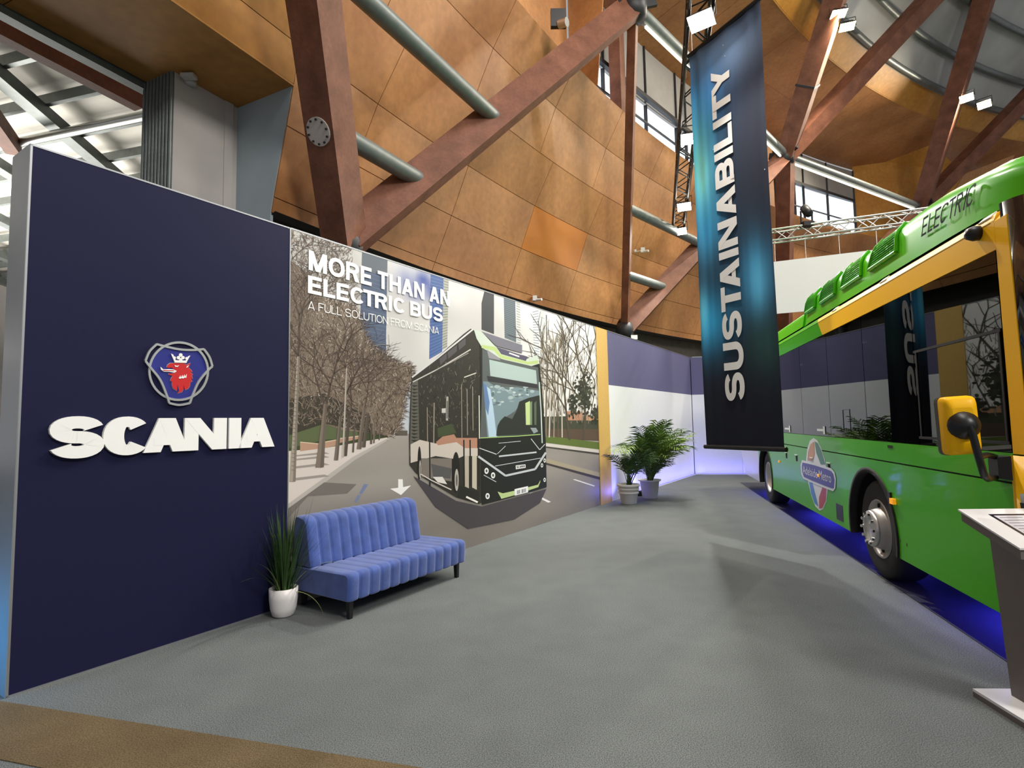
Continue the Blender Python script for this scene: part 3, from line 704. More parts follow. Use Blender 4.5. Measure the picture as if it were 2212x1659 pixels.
trunks = [((641, 770), (647, 770), (638, 1040), (625, 1040), (158, 148, 134)), ((699, 872), (706, 872), (699, 1009), (681, 1010), (122, 110, 98)), ((732, 900), (738, 900), (730, 994), (721, 994), (112, 102, 90)), ((747, 795), (750, 795), (743, 985), (738, 989), (188, 180, 166)), ((750, 905), (756, 905), (749, 985), (742, 985), (86, 76, 66)), ((765, 905), (768, 905), (764, 977), (760, 977), (96, 86, 76)), ((783, 880), (790, 880), (780, 970), (770, 970), (116, 104, 92)), ((791, 895), (797, 895), (789, 966), (781, 966), (92, 82, 72)), ((800, 915), (804, 915), (803, 959), (799, 959), (88, 78, 68)), ((807, 912), (810, 912), (809, 957), (805, 957), (120, 110, 98)), ((820, 915), (823, 915), (820, 950), (817, 950), (104, 94, 84))]
for a_, b2, c_, d_, cc in trunks:
    tr.poly([a_, b2, c_, d_], cc, E_ * 4)
    tr.poly([((a_[0] * .6 + b2[0] * .4), a_[1]), b2, c_, (d_[0] * .45 + c_[0] * .55, d_[1])], mixc(cc, (60, 54, 50), .35), E_ * 4.4)
for i in range(26): x = rnd.uniform(626, 642); y = 790 + i * 9; tr.line([(638 - (y - 790) * .04, y), (645 - (y - 790) * .04, y + 1)], 1.5, (112, 102, 92), E_ * 4.7)
tr.line([(808, 747), (822, 744), (842, 746)], 2.0, (120, 120, 120), E_ * 4.5)
tr.build('tree_print')
# trees on the right
t2 = Print(7 * E_)
for i in range(420):
    x = 1168 + 122 * rnd.random(); top = 690 + 60 * hsh(int(x / 7), 2) + (30 if x > 1225 else 0); y = rnd.uniform(top, 915)
    l = rnd.uniform(10, 36) * (1 if x < 1222 else .7); c_ = rnd.choice([(126, 114, 96), (108, 98, 82), (146, 134, 112), (168, 158, 138), (92, 82, 68)])
    dx = rnd.uniform(-.18, .18) * l * (1 if x < 1222 else 2.2)
    t2.line([(x, y), (x + dx * .4, y - l * .5), (x + dx, y - l)], rnd.uniform(.9, 2.6) if x < 1222 else rnd.uniform(.6, 1.2), c_, E_ * hsh(i, 4), .5)
for x0, x1, w_, c_ in [(1189, 1186, 3, (200, 194, 182)), (1198, 1196, 2.6, (150, 140, 126)), (1213, 1214, 3, (186, 178, 164)), (1180, 1179, 4, (120, 108, 92)), (1205, 1205, 3, (96, 86, 74)), (1172, 1171, 3, (160, 152, 138))]:
    t2.line([(x0 + 2, 745), (x0, 840), (x1, 945)], 1.2, c_, E_ * 1.4, w_)
def br2(x, y, a_, l, w, dep):
    pts = [(x, y)]
    for i in range(4): a_ += rnd.uniform(-.12, .12); pts.append((pts[-1][0] + math.cos(a_) * l / 4, pts[-1][1] + math.sin(a_) * l / 4))
    t2.line(pts, w, (84, 76, 66), E_ * 2, w * .6)
    if dep: [br2(*pts[i], a_ + rnd.uniform(.2, .6) * sg, l * .62, w * .6, dep - 1) for i, sg in ((2, -1), (3, 1), (4, -1), (4, 1))]
br2(1230, 950, -1.6, 130, 5, 3); br2(1260, 950, -1.5, 140, 5, 3); br2(1275, 900, -1.3, 80, 2, 2)
for cx, cy, n_, sx, sy in ((1262, 850, 170, 17, 32), (1238, 872, 60, 9, 20), (1288, 895, 60, 9, 14)):
    for i in range(n_):
        x, y = rnd.gauss(cx, sx * .5), rnd.gauss(cy, sy * .6); t2.disc((x, y), rnd.uniform(1.5, 4), rnd.uniform(1.5, 4.5), rnd.choice([(58, 60, 48), (70, 72, 56), (48, 50, 42)]), E_ * (2.5 + hsh(i, 9)), 6)
t2.build('tree_print')
# the printed bus
bu = Print(14 * E_)
z3 = lambda x, y: (870 + x / 6.381, 700 + y / 6.381)
z4 = lambda x, y: (870 + x / 6.703, 900 + y / 6.703)
K = E_
bu.poly([(892, 1028), (985, 1082), (1040, 1094), (1180, 1056), (1166, 1086), (1110, 1122), (1010, 1142), (940, 1095)], (70, 66, 70))
bu.poly([(889, 816), (945, 770), (1000, 722), (1016, 710), (1032, 718), (1040, 748), (1042, 1085), (1033, 1088), (985, 1074), (898, 1022), (884, 1004), (883, 940), (886, 860)], (50, 48, 42), K)
bu.poly([(889, 828), (902, 818), (906, 1000), (884, 985)], (92, 90, 82), K * 1.4)
for i in range(17): y = 832 + i * 7.4; bu.poly([(889 - i * .15, y), (904, y + 1.0), (893, y + 4)], (36, 36, 32), K * 1.8)
for i in range(240):
    x, y = rnd.uniform(908, 1034), rnd.uniform(775, 935)
    if y < 818 - (x - 889) * .62: continue
    bu.line([(x, y), (x + rnd.uniform(-4, 4), y - rnd.uniform(2, 9))], rnd.uniform(.6, 1.5), rnd.choice([(96, 90, 80), (72, 68, 60), (30, 30, 26), (118, 110, 98)]), K * (1.6 + hsh(i, 3)))
for x0, y0, x1, y1, w_ in ((922, 880, 923, 985, 1.6), (937, 870, 936, 960, 2.2), (996, 830, 997, 950, 1.4), (1008, 840, 1009, 940, 1.5), (1020, 835, 1021, 930, 1.5)): bu.line([(x0, y0), (x1, y1)], w_, (150, 142, 128), K * 3)
bu.poly([(944, 925), (975, 915), (985, 935), (945, 945)], (66, 76, 50), K * 3)
bu.poly([(941, 955), (955, 943), (980, 938), (985, 946), (1030, 946), (1030, 968), (1003, 968), (985, 955), (945, 962)], (172, 128, 106), K * 3.2)
bu.poly([(886, 960), (906, 950), (940, 958), (985, 954), (1002, 966), (1031, 968), (1031, 985), (1000, 985), (985, 992), (940, 985), (886, 1000)], (196, 186, 176), K * 3.1)
bu.poly([(906, 990), (975, 990), (975, 1040), (910, 1030)], (120, 112, 104), K * 3.4); bu.poly([(930, 1002), (975, 1012), (972, 1034), (935, 1030)], (84, 84, 84), K * 3.6)
bu.poly([(1002, 985), (1012, 985), (1012, 1055), (1002, 1050)], (176, 168, 150), K * 3.6); bu.poly([(1019, 985), (1029, 985), (1029, 1058), (1019, 1053)], (186, 178, 160), K * 3.6)
bu.poly([(934, 1030), (955, 1030), (965, 1046), (945, 1042)], (216, 212, 206), K * 3.8)
for x in (927, 1001, 1014.5, 1033): bu.line([(x, 950), (x + 1, 1050)], 3, (38, 36, 34), K * 4)
bu.poly([(990, 1048), (1034, 1062), (1034, 1088), (988, 1074)], (40, 40, 36), K * 4)
for c_, rx, ry in (((984, 1020), 8.5, 44), ((905, 1000), 4, 36)):
    bu.disc(c_, rx, ry, (34, 32, 30), K * 5, 20); bu.disc((c_[0] + 1.5, c_[1] + ry * .38), rx * .52, ry * .55, (176, 170, 162), K * 5.6, 14); bu.disc((c_[0] + 1.5, c_[1] + ry * .4), rx * .25, ry * .3, (100, 96, 92), K * 6, 10)
bu.line([(960, 1068), (975, 1060)], .1, (40, 40, 40), K * 6)
bu.line([(908, 1024), (932, 1038), (974, 1058)], 2.4, (206, 198, 190), K * 6); bu.line([(1006, 1073), (1031, 1085)], 4, (232, 228, 220), K * 6)
bu.line([z3(130, 800), z3(500, 610), z3(930, 350)], 2.4, (196, 192, 186), K * 5); bu.line([z3(450, 640), z3(900, 400)], 1.4, (160, 154, 146), K * 5)
bu.line([z3(120, 735), z3(470, 470), z3(960, 75)], 3.4, (206, 206, 206), K * 5)
for a_, b2 in ((500, 600), (610, 740), (760, 860)): bu.poly([z3(a_, 480 - (a_ - 500) * .8), z3(b2, 400 - (b2 - 600) * .8), z3(b2, 480 - (b2 - 600) * .75), z3(a_ + 10, 570 - (a_ - 500) * .8)], (84, 80, 82), K * 4.6)
bu.line([z3(608, 1000), z3(603, 1330)], 4.6, (168, 164, 156), K * 6); bu.line([z3(608, 1060), z3(604, 1300)], 2.2, (80, 80, 76), K * 6.4); bu.poly([z3(530, 1165), z3(585, 1160), z3(585, 1225), z3(530, 1225)], (196, 192, 186), K * 6)
bu.line([z3(840, 735), z3(1005, 675)], 2.2, (206, 200, 190), K * 6)
bu.line([z3(1045, 985), z3(1050, 1580)], 2.0, (208, 212, 196), K * 8)
# front
bu.poly([(1036, 745), (1100, 762), (1164, 780), (1169, 830), (1178, 950), (1180, 1052), (1160, 1058), (1084, 1079), (1040, 1090)], (34, 36, 32), K * 6.6)
bu.poly([z3(*p_) for p_ in ((975, 80), (1080, 105), (1260, 300), (1340, 350), (1700, 480), (1850, 430), (1880, 545), (1730, 590), (1350, 480), (1090, 330), (1010, 200))], (192, 204, 190), K * 7)
bu.poly([z3(*p_) for p_ in ((1080, 285), (1270, 315), (1350, 425), (1720, 520), (1860, 500), (1860, 545), (1730, 560), (1340, 470), (1250, 370), (1080, 330))], (176, 196, 128), K * 7.4)
bu.poly([z3(*p_) for p_ in ((1075, 100), (1640, 290), (1640, 400), (1280, 300))], (112, 112, 122), K * 7.6)
bu.poly([z3(*p_) for p_ in ((1280, 315), (1715, 455), (1690, 510), (1350, 415))], (84, 82, 100), K * 7.8); bu.line([z3(1460, 400), z3(1600, 450)], 3, (222, 222, 226), K * 8.2)
bu.poly([z3(*p_) for p_ in ((1090, 340), (1340, 480), (1860, 600), (1890, 930), (1910, 1500), (1060, 1570), (1090, 800))], (86, 92, 92), K * 8)
bu.poly([z3(*p_) for p_ in ((1185, 490), (1830, 640), (1845, 830), (1200, 715))], (166, 184, 180), K * 8.6)
bu.poly([z3(*p_) for p_ in ((1150, 350), (1330, 470), (1340, 500), (1180, 470))], (140, 140, 146), K * 8.6)
bu.poly([z3(*p_) for p_ in ((1150, 715), (1850, 830), (1865, 890), (1170, 790))], (52, 52, 56), K * 8.8)
bu.poly([z3(*p_) for p_ in ((1100, 790), (1170, 795), (1290, 880), (1560, 870), (1870, 920), (1880, 980), (1650, 1060), (1540, 1200), (1400, 1290), (1330, 1340), (1300, 1560), (1160, 1560))], (116, 136, 142), K * 8.4)
for i in range(60):
    x, y = rnd.uniform(1200, 1800), rnd.uniform(860, 1150)
    if y - 860 > 330 - (x - 1200) * .38: continue
    bu.disc(z3(x, y), rnd.uniform(2, 7), rnd.uniform(1, 4), rnd.choice([(160, 178, 180), (138, 156, 160), (90, 108, 112), (186, 198, 196)]), K * (8.6 + .3 * hsh(i, 7)), 8)
bu.poly([z3(*p_) for p_ in ((1110, 830), (1200, 900), (1240, 1150), (1290, 1560), (1180, 1560), (1140, 1200))], (172, 196, 214), K * 9)
bu.poly([z3(*p_) for p_ in ((1100, 800), (1150, 860), (1190, 1080), (1170, 1260), (1130, 1150))], (96, 124, 164), K * 9.2)
bu.poly([z3(*p_) for p_ in ((1400, 1270), (1500, 1310), (1560, 1200), (1600, 1070), (1720, 1020), (1880, 980), (1900, 1500), (1280, 1540), (1300, 1400), (1340, 1330))], (44, 48, 44), K * 9.2)
for x, w_, c_ in ((1715, 8, (186, 206, 142)), (1760, 4, (120, 136, 110)), (1820, 4, (86, 100, 80))): bu.poly([z3(x - w_ * 4, 1090), z3(x + w_ * 4, 1060), z3(x + w_ * 4, 1390), z3(x - w_ * 3, 1390)], c_, K * 9.6)
bu.poly([z3(*p_) for p_ in ((1750, 1430), (1830, 1430), (1860, 1480), (1800, 1510))], (140, 150, 152), K * 9.8)
bu.line([z3(1060, 1570), z3(1560, 1545), z3(1890, 1520)], 2.0, (160, 190, 120), K * 9.9); bu.line([z3(1875, 800), z3(1900, 1200), z3(1915, 1640)], 2.4, (190, 206, 196), K * 9.9)
LT = (186, 192, 196)
for pts, w_ in [([(1085, 575), (1390, 790), (1480, 855), (1910, 760), (2065, 520)], 4.4), ([(1385, 575), (1930, 515)], 3.4), ([(1100, 455), (1350, 545)], 2.0), ([(1380, 385), (1700, 355)], 1.2), ([(1360, 540), (1480, 425)], 1.2), ([(1850, 320), (1975, 480), (2050, 400)], 1.6), ([(1330, 715), (1990, 600)], 1.4), ([(1165, 845), (1345, 945)], 1.6)]: bu.line([z4(*p_) for p_ in pts], w_, LT, K * 10)
for c_ in ((1205, 785), (1300, 850), (1220, 1150)): bu.disc(z4(*c_), 4.6, 6.6, (226, 228, 226), K * 10.4); bu.disc(z4(*c_), 2.0, 3.2, (70, 74, 76), K * 10.8)
for c_ in ((2048, 635), (2008, 705), (2047, 915)): bu.disc(z4(*c_), 2.6, 4.6, (220, 222, 220), K * 10.4); bu.disc(z4(*c_), 1.2, 2.4, (70, 74, 76), K * 10.8)
bu.poly([z4(*p_) for p_ in ((1365, 1085), (1440, 1110), (1600, 1075), (1950, 985), (1985, 920), (1985, 940), (1955, 1020), (1600, 1140), (1420, 1190))], (176, 196, 136), K * 10.4)
bu.poly([z4(*p_) for p_ in ((1610, 1050), (1805, 1005), (1808, 1095), (1615, 1145))], (224, 226, 228), K * 11)
bu.poly([z4(*p_) for p_ in ((1628, 706), (1768, 690), (1772, 740), (1630, 762))], (230, 230, 228), K * 11)
def print_text(pr_, txt, A_, B_, C_, col, tx, ty, dz):
    """txt laid on the wall between A (lower left), B (lower right), C (upper left), photo pixels"""
    a_, b2, c_ = V((*A_, 0)), V((*B_, 0)), V((*C_, 0))
    for g in text_polys(txt, 1, 1, tx, ty):
        for i, pg in enumerate(g): pr_.poly([tuple((a_ + (b2 - a_) * x + (c_ - a_) * y)[:2]) for x, y in pg], col, dz + i * .00005)
print_text(bu, 'SCANIA', z4(1640, 748), z4(1762, 730), z4(1640, 715), (40, 42, 44), .3, .24, K * 11.5)
for i, t in enumerate((.08, .18, .3, .52, .62, .74, .86)):
    a_, b2 = z4(1640 + 150 * t, 1125 - 36 * t), z4(1640 + 150 * t, 1070 - 36 * t); bu.line([a_, b2], 1.3, (60, 62, 70), K * 11.5)
bu.build('bus_print')
# headline
hl = MB(); HO = .0085
def wtext(txt, s0, s1, z0, z1, tx, ty, gap):
    for g in text_polys(txt, s1 - s0, z1 - z0, tx, ty, gap):
        for i, pg in enumerate(g): hl.poly([WALL.p(s0 + x, z0 + y, HO + .0001 * i) for x, y in pg], (246, 246, 243))
wtext('MORE THAN AN', 2.131, 4.272, 3.148, 3.345, .26, .2, .1)
wtext('ELECTRIC BUS', 2.124, 4.13, 2.918, 3.094, .26, .2, .1)
wtext('A FULL SOLUTION FROM SCANIA', 2.125, 4.055, 2.757, 2.842, .11, .1, .13)
tagl(hl.build('lettering', 'print', mural, fix=False), 'white headline lettering')

# ================================================================== SIGN AND EMBLEM on the navy wall
lt = thing('letter_sign', 'raised white block letters on the navy wall below the crest', 'sign', WALL.p(.96, 1.449, .0))
def letter(ch, s0, s1, tx, ty, z0=1.452, z1=1.708):
    b_ = MB(); w_ = s1 - s0; h_ = z1 - z0
    for i, pg in enumerate(glyph(ch, w_ / h_, tx, ty)): b_.prism([WALL.p(s0 + x * h_, z0 + y * h_, .004) for x, y in pg], WALL.n * (.022 + .0003 * i))
    b_.build('letter', 'sign_white', lt)
letter('S', .152, .462, .44, .29, 1.438, 1.722); letter('C', .455, .756, .46, .27, 1.442, 1.72)
letter('A', .712, 1.034, .42, .24); letter('N', 1.0, 1.336, .42, .3); letter('I', 1.356, 1.462, .41, .3); letter('A', 1.44, 1.775, .42, .24)
z7 = lambda x, y: WALL.px((290 + x / 8.732, 710 + y / 8.732))
em = thing('crest_emblem', 'round crest with crowned red griffin head on the navy wall', 'emblem', WALL.p(.96, 1.8, 0))
def eo(name, m, polys, o0, th):
    b_ = MB()
    for i, pg in enumerate(polys): b_.prism([WALL.p(*z7(*p_), o0) for p_ in pg], WALL.n * (th + .00005 * i))
    return b_.build(name, m, em)
fieldp = [(530, 340), (690, 375), (850, 400), (1000, 410), (1170, 405), (1290, 550), (1365, 750), (1200, 1000), (1080, 1260), (1040, 1310), (830, 1345), (640, 1310), (590, 1250), (470, 970), (300, 760), (300, 650), (380, 470)]
eo('shield_field', 'emblem_blue', [fieldp], .002, .006)
def smooth(pts, n=6):
    out = []
    for i in range(len(pts) - 1):
        p0, p1, p2, p3 = pts[max(i - 1, 0)], pts[i], pts[i + 1], pts[min(i + 2, len(pts) - 1)]
        for j in range(n):
            t = j / n; out.append(tuple(.5 * (2 * p1[k] + (p2[k] - p0[k]) * t + (2 * p0[k] - 5 * p1[k] + 4 * p2[k] - p3[k]) * t * t + (3 * p1[k] - p0[k] - 3 * p2[k] + p3[k]) * t ** 3) for k in (0, 1)))
    return out + [pts[-1]]
ringp = strip([(822 + 552 * math.cos(2 * PI * i / 48), 804 + 541 * math.sin(2 * PI * i / 48)) for i in range(49)], 42, 42)
eo('ring', 'sign_silver', ringp, .004, .010)
segs = [[(405, 295), (600, 345), (850, 395), (1100, 405), (1295, 388)], [(1295, 388), (1400, 540), (1455, 715)], [(1455, 715), (1380, 780), (1200, 1000), (1085, 1250), (1030, 1405)], [(1030, 1405), (830, 1440), (640, 1405)], [(640, 1405), (590, 1250), (470, 970), (290, 740), (190, 612)], [(190, 612), (270, 430), (405, 295)]]
eo('shield_outline', 'sign_silver', sum([strip(smooth(sg_), 40, 40) for sg_ in segs], []), .004, .012)
grif = [(600, 735), (615, 690), (660, 655), (740, 650), (940, 655), (960, 690), (1045, 650), (1022, 712), (1010, 740), (1060, 785), (1080, 820), (1040, 820), (1090, 865), (1070, 880), (1085, 950), (1050, 930), (1078, 1000), (1040, 1010), (1032, 1080), (1000, 1130), (940, 1155), (915, 1060), (915, 1140), (890, 1190), (800, 1220), (835, 1170), (800, 1055), (790, 1170), (720, 1130), (695, 1050), (700, 1000), (665, 985), (685, 930), (710, 895), (640, 870), (635, 840), (690, 850), (760, 832), (790, 800), (740, 765), (680, 735), (630, 742)]
cxg, cyg = 850, 900
eo('griffin_outline', 'sign_silver', [[(cxg + (x - cxg) * 1.035 + (0), cyg + (y - cyg) * 1.03) for x, y in grif]], .006, .004)
eo('griffin_head', 'emblem_red', [grif], .008, .005)
eo('tongue', 'sign_white', [[(475, 720), (530, 768), (640, 765), (720, 770), (785, 800), (740, 832), (640, 815), (540, 812), (490, 775)]], .008, .007)
eo('tongue_stripe', 'emblem_red', [[(520, 778), (620, 785), (720, 785), (740, 800), (620, 797), (540, 795)]], .010, .007)
eo('eye', 'sign_white', [[(740, 690), (790, 705), (830, 690), (800, 722), (755, 720)]], .010, .006)
eo('ear', 'sign_white', [[(960, 740), (980, 710), (1010, 690), (990, 730)]], .010, .006)
eo('hair_strokes', 'sign_white', [[(820, 940), (850, 885), (862, 925), (892, 875), (900, 920), (930, 865), (936, 915), (970, 855), (962, 930), (930, 925), (900, 945), (880, 930), (860, 945)]], .010, .006)
circ = lambda x, y, r_: [(x + r_ * math.cos(2 * PI * i / 14), y + r_ * math.sin(2 * PI * i / 14)) for i in range(14)]
eo('crown', 'sign_white', [[(735, 595), (975, 605), (968, 648), (742, 642)], [(672, 472), (715, 492), (765, 600), (735, 620)], [(1038, 508), (1002, 520), (950, 600), (975, 620)], circ(857, 500, 34), circ(815, 550, 32), circ(900, 550, 32), [(835, 560), (880, 560), (890, 620), (825, 620)], circ(740, 552, 26), circ(970, 562, 26)], .010, .007)

# ================================================================== SOFA
mat('velvet', (58, 80, 144), 0.75, var=0.2, scale=9, bump=0.08, bscale=90, sheen=0.35, spec=0.2)
mat('black_wood', (22, 20, 22), 0.45)
sofa = thing('settee', 'blue velvet channel-tufted settee on black legs against the mural', 'sofa', WALL.p(2.75, 0, .42))
def rib(s, s0, n, w): return abs(math.sin(PI * (s - s0) / w)) ** .5
def channel(name, prof, s0, s1, n, amp, endr=.05):
    """closed cross-section prof [(d, z, bulge)] swept along the wall with upholstered channels"""
    wch = (s1 - s0) / n; N = n * 8; m = len(prof); vs = []
    cd_ = sum(p_[0] for p_ in prof) / m; cz = sum(p_[1] for p_ in prof) / m
    pts = prof
    for i in range(N + 1):
        s = s0 + (s1 - s0) * i / N; r_ = abs(math.sin(PI * i / 8)) ** .3
        e = min(i, N - i) / N * (s1 - s0); sh = 1.0 if e > endr else .985 + .015 * math.sin(PI / 2 * e / endr)
        for j, (d_, z, bl) in enumerate(pts):
            a_, b2 = pts[j - 1], pts[(j + 1) % m]; tx, tz = b2[0] - a_[0], b2[1] - a_[1]; l = math.hypot(tx, tz); nx, nz = tz / l, -tx / l
            k = (r_ - 1) * amp * bl
            vs.append(WALL.p(s, cz + (z - cz) * sh + nz * k, cd_ + (d_ - cd_) * sh + nx * k))
    fs = [(i * m + j, i * m + (j + 1) % m, (i + 1) * m + (j + 1) % m, (i + 1) * m + j) for i in range(N) for j in range(m)]
    b_ = MB(); b_.add(vs, fs, True)
    b_.add(vs[:m], [tuple(range(m))]); b_.add(vs[-m:], [tuple(reversed(range(m)))])
    return b_.build(name, 'velvet', sofa)
def rprof(pts, r_, bl, n=5):
    out = []; m = len(pts)
    for i in range(m):
        p0, p1, p2 = V((*pts[i - 1], 0)), V((*pts[i], 0)), V((*pts[(i + 1) % m], 0))
        a_ = (p0 - p1).normalized(); c_ = (p2 - p1).normalized(); rr = min(r_[i], (p0 - p1).length * .45, (p2 - p1).length * .45)
        q0, q1 = p1 + a_ * rr, p1 + c_ * rr
        for j in range(n):
            t = j / (n - 1); p_ = q0 * (1 - t) ** 2 + p1 * 2 * t * (1 - t) + q1 * t * t; out.append((p_.x, p_.y, bl[i]))
    # densify long runs
    den = []
    for i, p_ in enumerate(out):
        q_ = out[(i + 1) % len(out)]; den.append(p_); l = math.hypot(q_[0] - p_[0], q_[1] - p_[1]); k = int(l / .06)
        for j in range(1, k + 1): t = j / (k + 1); den.append((p_[0] + (q_[0] - p_[0]) * t, p_[1] + (q_[1] - p_[1]) * t, max(p_[2], q_[2])))
    return den
seat = channel('seat', rprof([(.02, .15), (.785, .145), (.80, .385), (.02, .37)], [.02, .02, .07, .02], [0, 1, 1, 0]), 1.965, 3.56, 13, .013)
back = channel('backrest', rprof([(.03, .37), (.30, .36), (.22, .80), (.05, .82)], [.02, .03, .075, .05], [0, 1, 1, .6]), 1.97, 3.40, 12, .013)
for s_, d_ in ((2.02, .74), (3.45, .74), (2.06, .08), (3.47, .08)):
    b_ = MB(); q = [(-.022, -.022), (.022, -.022), (.022, .022), (-.022, .022)]
    b_.hexa([WALL.p(s_ + x * .8, 0, d_ + y * .8) for x, y in q], [WALL.p(s_ + x, .155, d_ + y) for x, y in q]); b_.build('leg', 'black_wood', sofa)

# ================================================================== PLANTS
mat('pot_white', (226, 222, 220), 0.35, spec=0.4)
mat('pot_plastic', (214, 210, 212), 0.45, spec=0.3, var=.04, scale=9)
mat('soil', (74, 46, 34), 0.95, var=0.3, scale=30, bump=.5, bscale=70)
mat('leaf_dark', (52, 78, 38), 0.5, var=0.3, scale=14, spec=0.3)
mat('leaf_palm', (122, 148, 66), 0.5, var=0.35, scale=5, spec=0.3)
mat('leaf_deep', (58, 84, 46), 0.5, var=0.3, scale=6, spec=0.3)
mat('stem_green', (96, 112, 56), 0.6)
rnd = random.Random(11)
gp = ground((612, 1329)); gp = V((gp.x, gp.y, 0)); gp = WALL.p((gp - WALL.p0).dot(WALL.d), 0, max((gp - WALL.p0).dot(WALL.n), .16))
gr_ = thing('potted_grass', 'tall dark grass in a round white pot beside the settee', 'plant', gp)
MB().lathe([(0, 0), (.075, .0), (.09, .01), (.108, .07), (.117, .15), (.119, .235), (.108, .238), (.104, .2), (0, .2)], gp, n=32).build('pot', 'pot_white', gr_)
MB().lathe([(.106, .205), (.06, .216), (0, .213)], gp, n=20).build('soil', 'soil', gr_)
def blade(b_, p0, yaw, lean, L, w_, droop, n=7):
    d_ = V((math.cos(yaw), math.sin(yaw), 0)); side = V((-d_.y, d_.x, 0)); p_ = V(p0); a_ = lean; vs = []
    for i in range(n + 1):
        t = i / n; ww = w_ * (1 - t ** 1.6) * .5 + .0004; vs += [p_ + side * ww, p_ + d_ * ww * .3, p_ - side * ww]
        p_ = p_ + (d_ * math.sin(a_) + V((0, 0, math.cos(a_)))) * (L / n); a_ += droop / n
    fs = []
    for i in range(n): fs += [(i * 3, i * 3 + 1, i * 3 + 4, i * 3 + 3), (i * 3 + 1, i * 3 + 2, i * 3 + 5, i * 3 + 4)]
    b_.add(vs, fs, True)
wn = WALL.n
b_ = MB()
for i in range(150):
    yaw = rnd.uniform(0, 2 * PI); r_ = rnd.uniform(0, .075); ln = rnd.uniform(.02, .4) if i % 4 else rnd.uniform(.4, .95)
    dirn = V((math.cos(yaw), math.sin(yaw), 0))
    if dirn.dot(wn) < -.15: ln *= .1
    blade(b_, gp + dirn * r_ + V((0, 0, .2)), yaw, ln, rnd.uniform(.4, .76), rnd.uniform(.009, .016), rnd.uniform(0, .5))
fo = b_.build('grass_blades', 'leaf_dark', gr_, fix=False); fo['kind'] = 'stuff'
mat('leaf_tip', (138, 146, 92), 0.5, var=.2, scale=20)
dw = WALL.d
for yv, ln, L, w_, dr, m_ in [(dw * .8 + wn * .25, .22, .84, .016, .05, 'leaf_dark'), (dw * 1 + wn * .4, .55, .62, .014, 1.8, 'leaf_tip'), (-dw + wn * .45, .7, .62, .012, 1.0, 'leaf_dark'), (-dw * 1.0 + wn * .6, .5, .62, .010, .9, 'leaf_tip'), (dw * .5 + wn * .9, 1.5, .40, .014, 1.5, 'leaf_tip'), (-dw + wn * .3, 1.0, .4, .011, .3, 'leaf_dark'), (-dw * .8 + wn * .25, .35, .6, .012, .3, 'leaf_dark'), (dw * .9 + wn * .1, .12, .72, .015, .25, 'leaf_dark')]:
    b_ = MB(); blade(b_, gp + yv.normalized() * .06 + V((0, 0, .2)), math.atan2(yv.y, yv.x), ln, L, w_, dr, 10); b_.build('blade', m_, gr_, fix=False)
def frond(root, base, yaw, lean, L, droop, leaf, m_, n=20, up=1.0):
    d_ = V((math.cos(yaw), math.sin(yaw), 0)); side = V((-d_.y, d_.x, 0)); p_ = V(base); a_ = lean; b_ = MB(); pts = [V(p_)]
    for i in range(n):
        t = i / n; tg = d_ * math.sin(a_) + V((0, 0, math.cos(a_))); p_ = p_ + tg * (L / n); a_ += droop / n * (0.4 + 1.2 * t); pts.append(V(p_))
        if t > .28:
            nrm = side.cross(tg); u = (t - .28) / .72; ll = leaf * (math.sin(PI * (.12 + .8 * u)) ** .7) * rnd.uniform(.85, 1.1)
            for sg in (-1, 1):
                ld = (side * sg * .8 + tg * .75 - nrm * rnd.uniform(-.05, .25)).normalized(); ww = tg * (leaf * .045)
                q1 = p_ + ld * ll * .5 + V((0, 0, -.02 * ll)); q2 = p_ + ld * ll + V((0, 0, -.28 * ll))
                b_.add([p_ - ww * .5, p_ + ww * .5, q1 + ww, q1 - ww, q2], [(0, 1, 2, 3), (3, 2, 4)])
    b_.tube(pts[::2] + [pts[-1]], .006, 5, rs=[.007 * (1 - .7 * i / (len(pts[::2]))) for i in range(len(pts[::2]) + 1)])
    return b_.build('frond', m_, root, fix=False)
def palm(name, label, base, prof, bands, fr, potm):
    r_ = thing(name, label, 'plant', base, None)
    pot = MB().lathe(prof, base, n=32).build('pot', potm, r_)
    for rr, z in bands: MB().lathe([(rr, z - .018), (rr + .012, z - .012), (rr + .012, z + .012), (rr, z + .018)], base, n=32).build('band', potm, pot)
    MB().lathe([(prof[-2][0] * .97, prof[-1][1] + .0), (.1, prof[-1][1] + .012), (0, prof[-1][1] + .01)], base, n=20).build('soil', 'soil', r_)
    h_ = prof[-1][1]
    for a in fr: frond(r_, base + V((rnd.uniform(-.05, .05), rnd.uniform(-.05, .05), h_ - .02)), *a)
    return r_
wy = math.atan2(WALL.n.y, WALL.n.x)
pb = ground((1357, 1088)); pb = V((pb.x, pb.y, 0)) + V((.02, .02, 0))
fr = [(wy + rnd.uniform(-1.9, 1.9), rnd.uniform(.1, .55), rnd.uniform(.65, 1.0), rnd.uniform(.6, 1.2), rnd.uniform(.24, .32), 'leaf_deep', 18) for i in range(24)]
palm('potted_palm', 'low dark palm in ribbed white pot in front of the ochre strip', pb, [(0, 0), (.145, 0), (.15, .01), (.2, .33), (.225, .34), (.225, .38), (.2, .385), (.195, .34), (0, .34)], [(.185, .215), (.195, .29)], fr, 'pot_plastic')
pc_ = ground((1402, 1076)); pc_ = V((pc_.x, pc_.y, 0)) + V((.03, .03, 0))
fr = [(wy + rnd.uniform(-1.75, 1.75), rnd.uniform(.05, .5), rnd.uniform(.95, 1.5), rnd.uniform(.5, 1.5), rnd.uniform(.34, .44), 'leaf_palm' if i % 3 else 'leaf_deep', 22) for i in range(34)]
fr += [(wy - .75 + sg * 1.5, .35, 1.62, 1.9, .36, 'leaf_palm', 24) for sg in (-.55, -.65, -.75)]
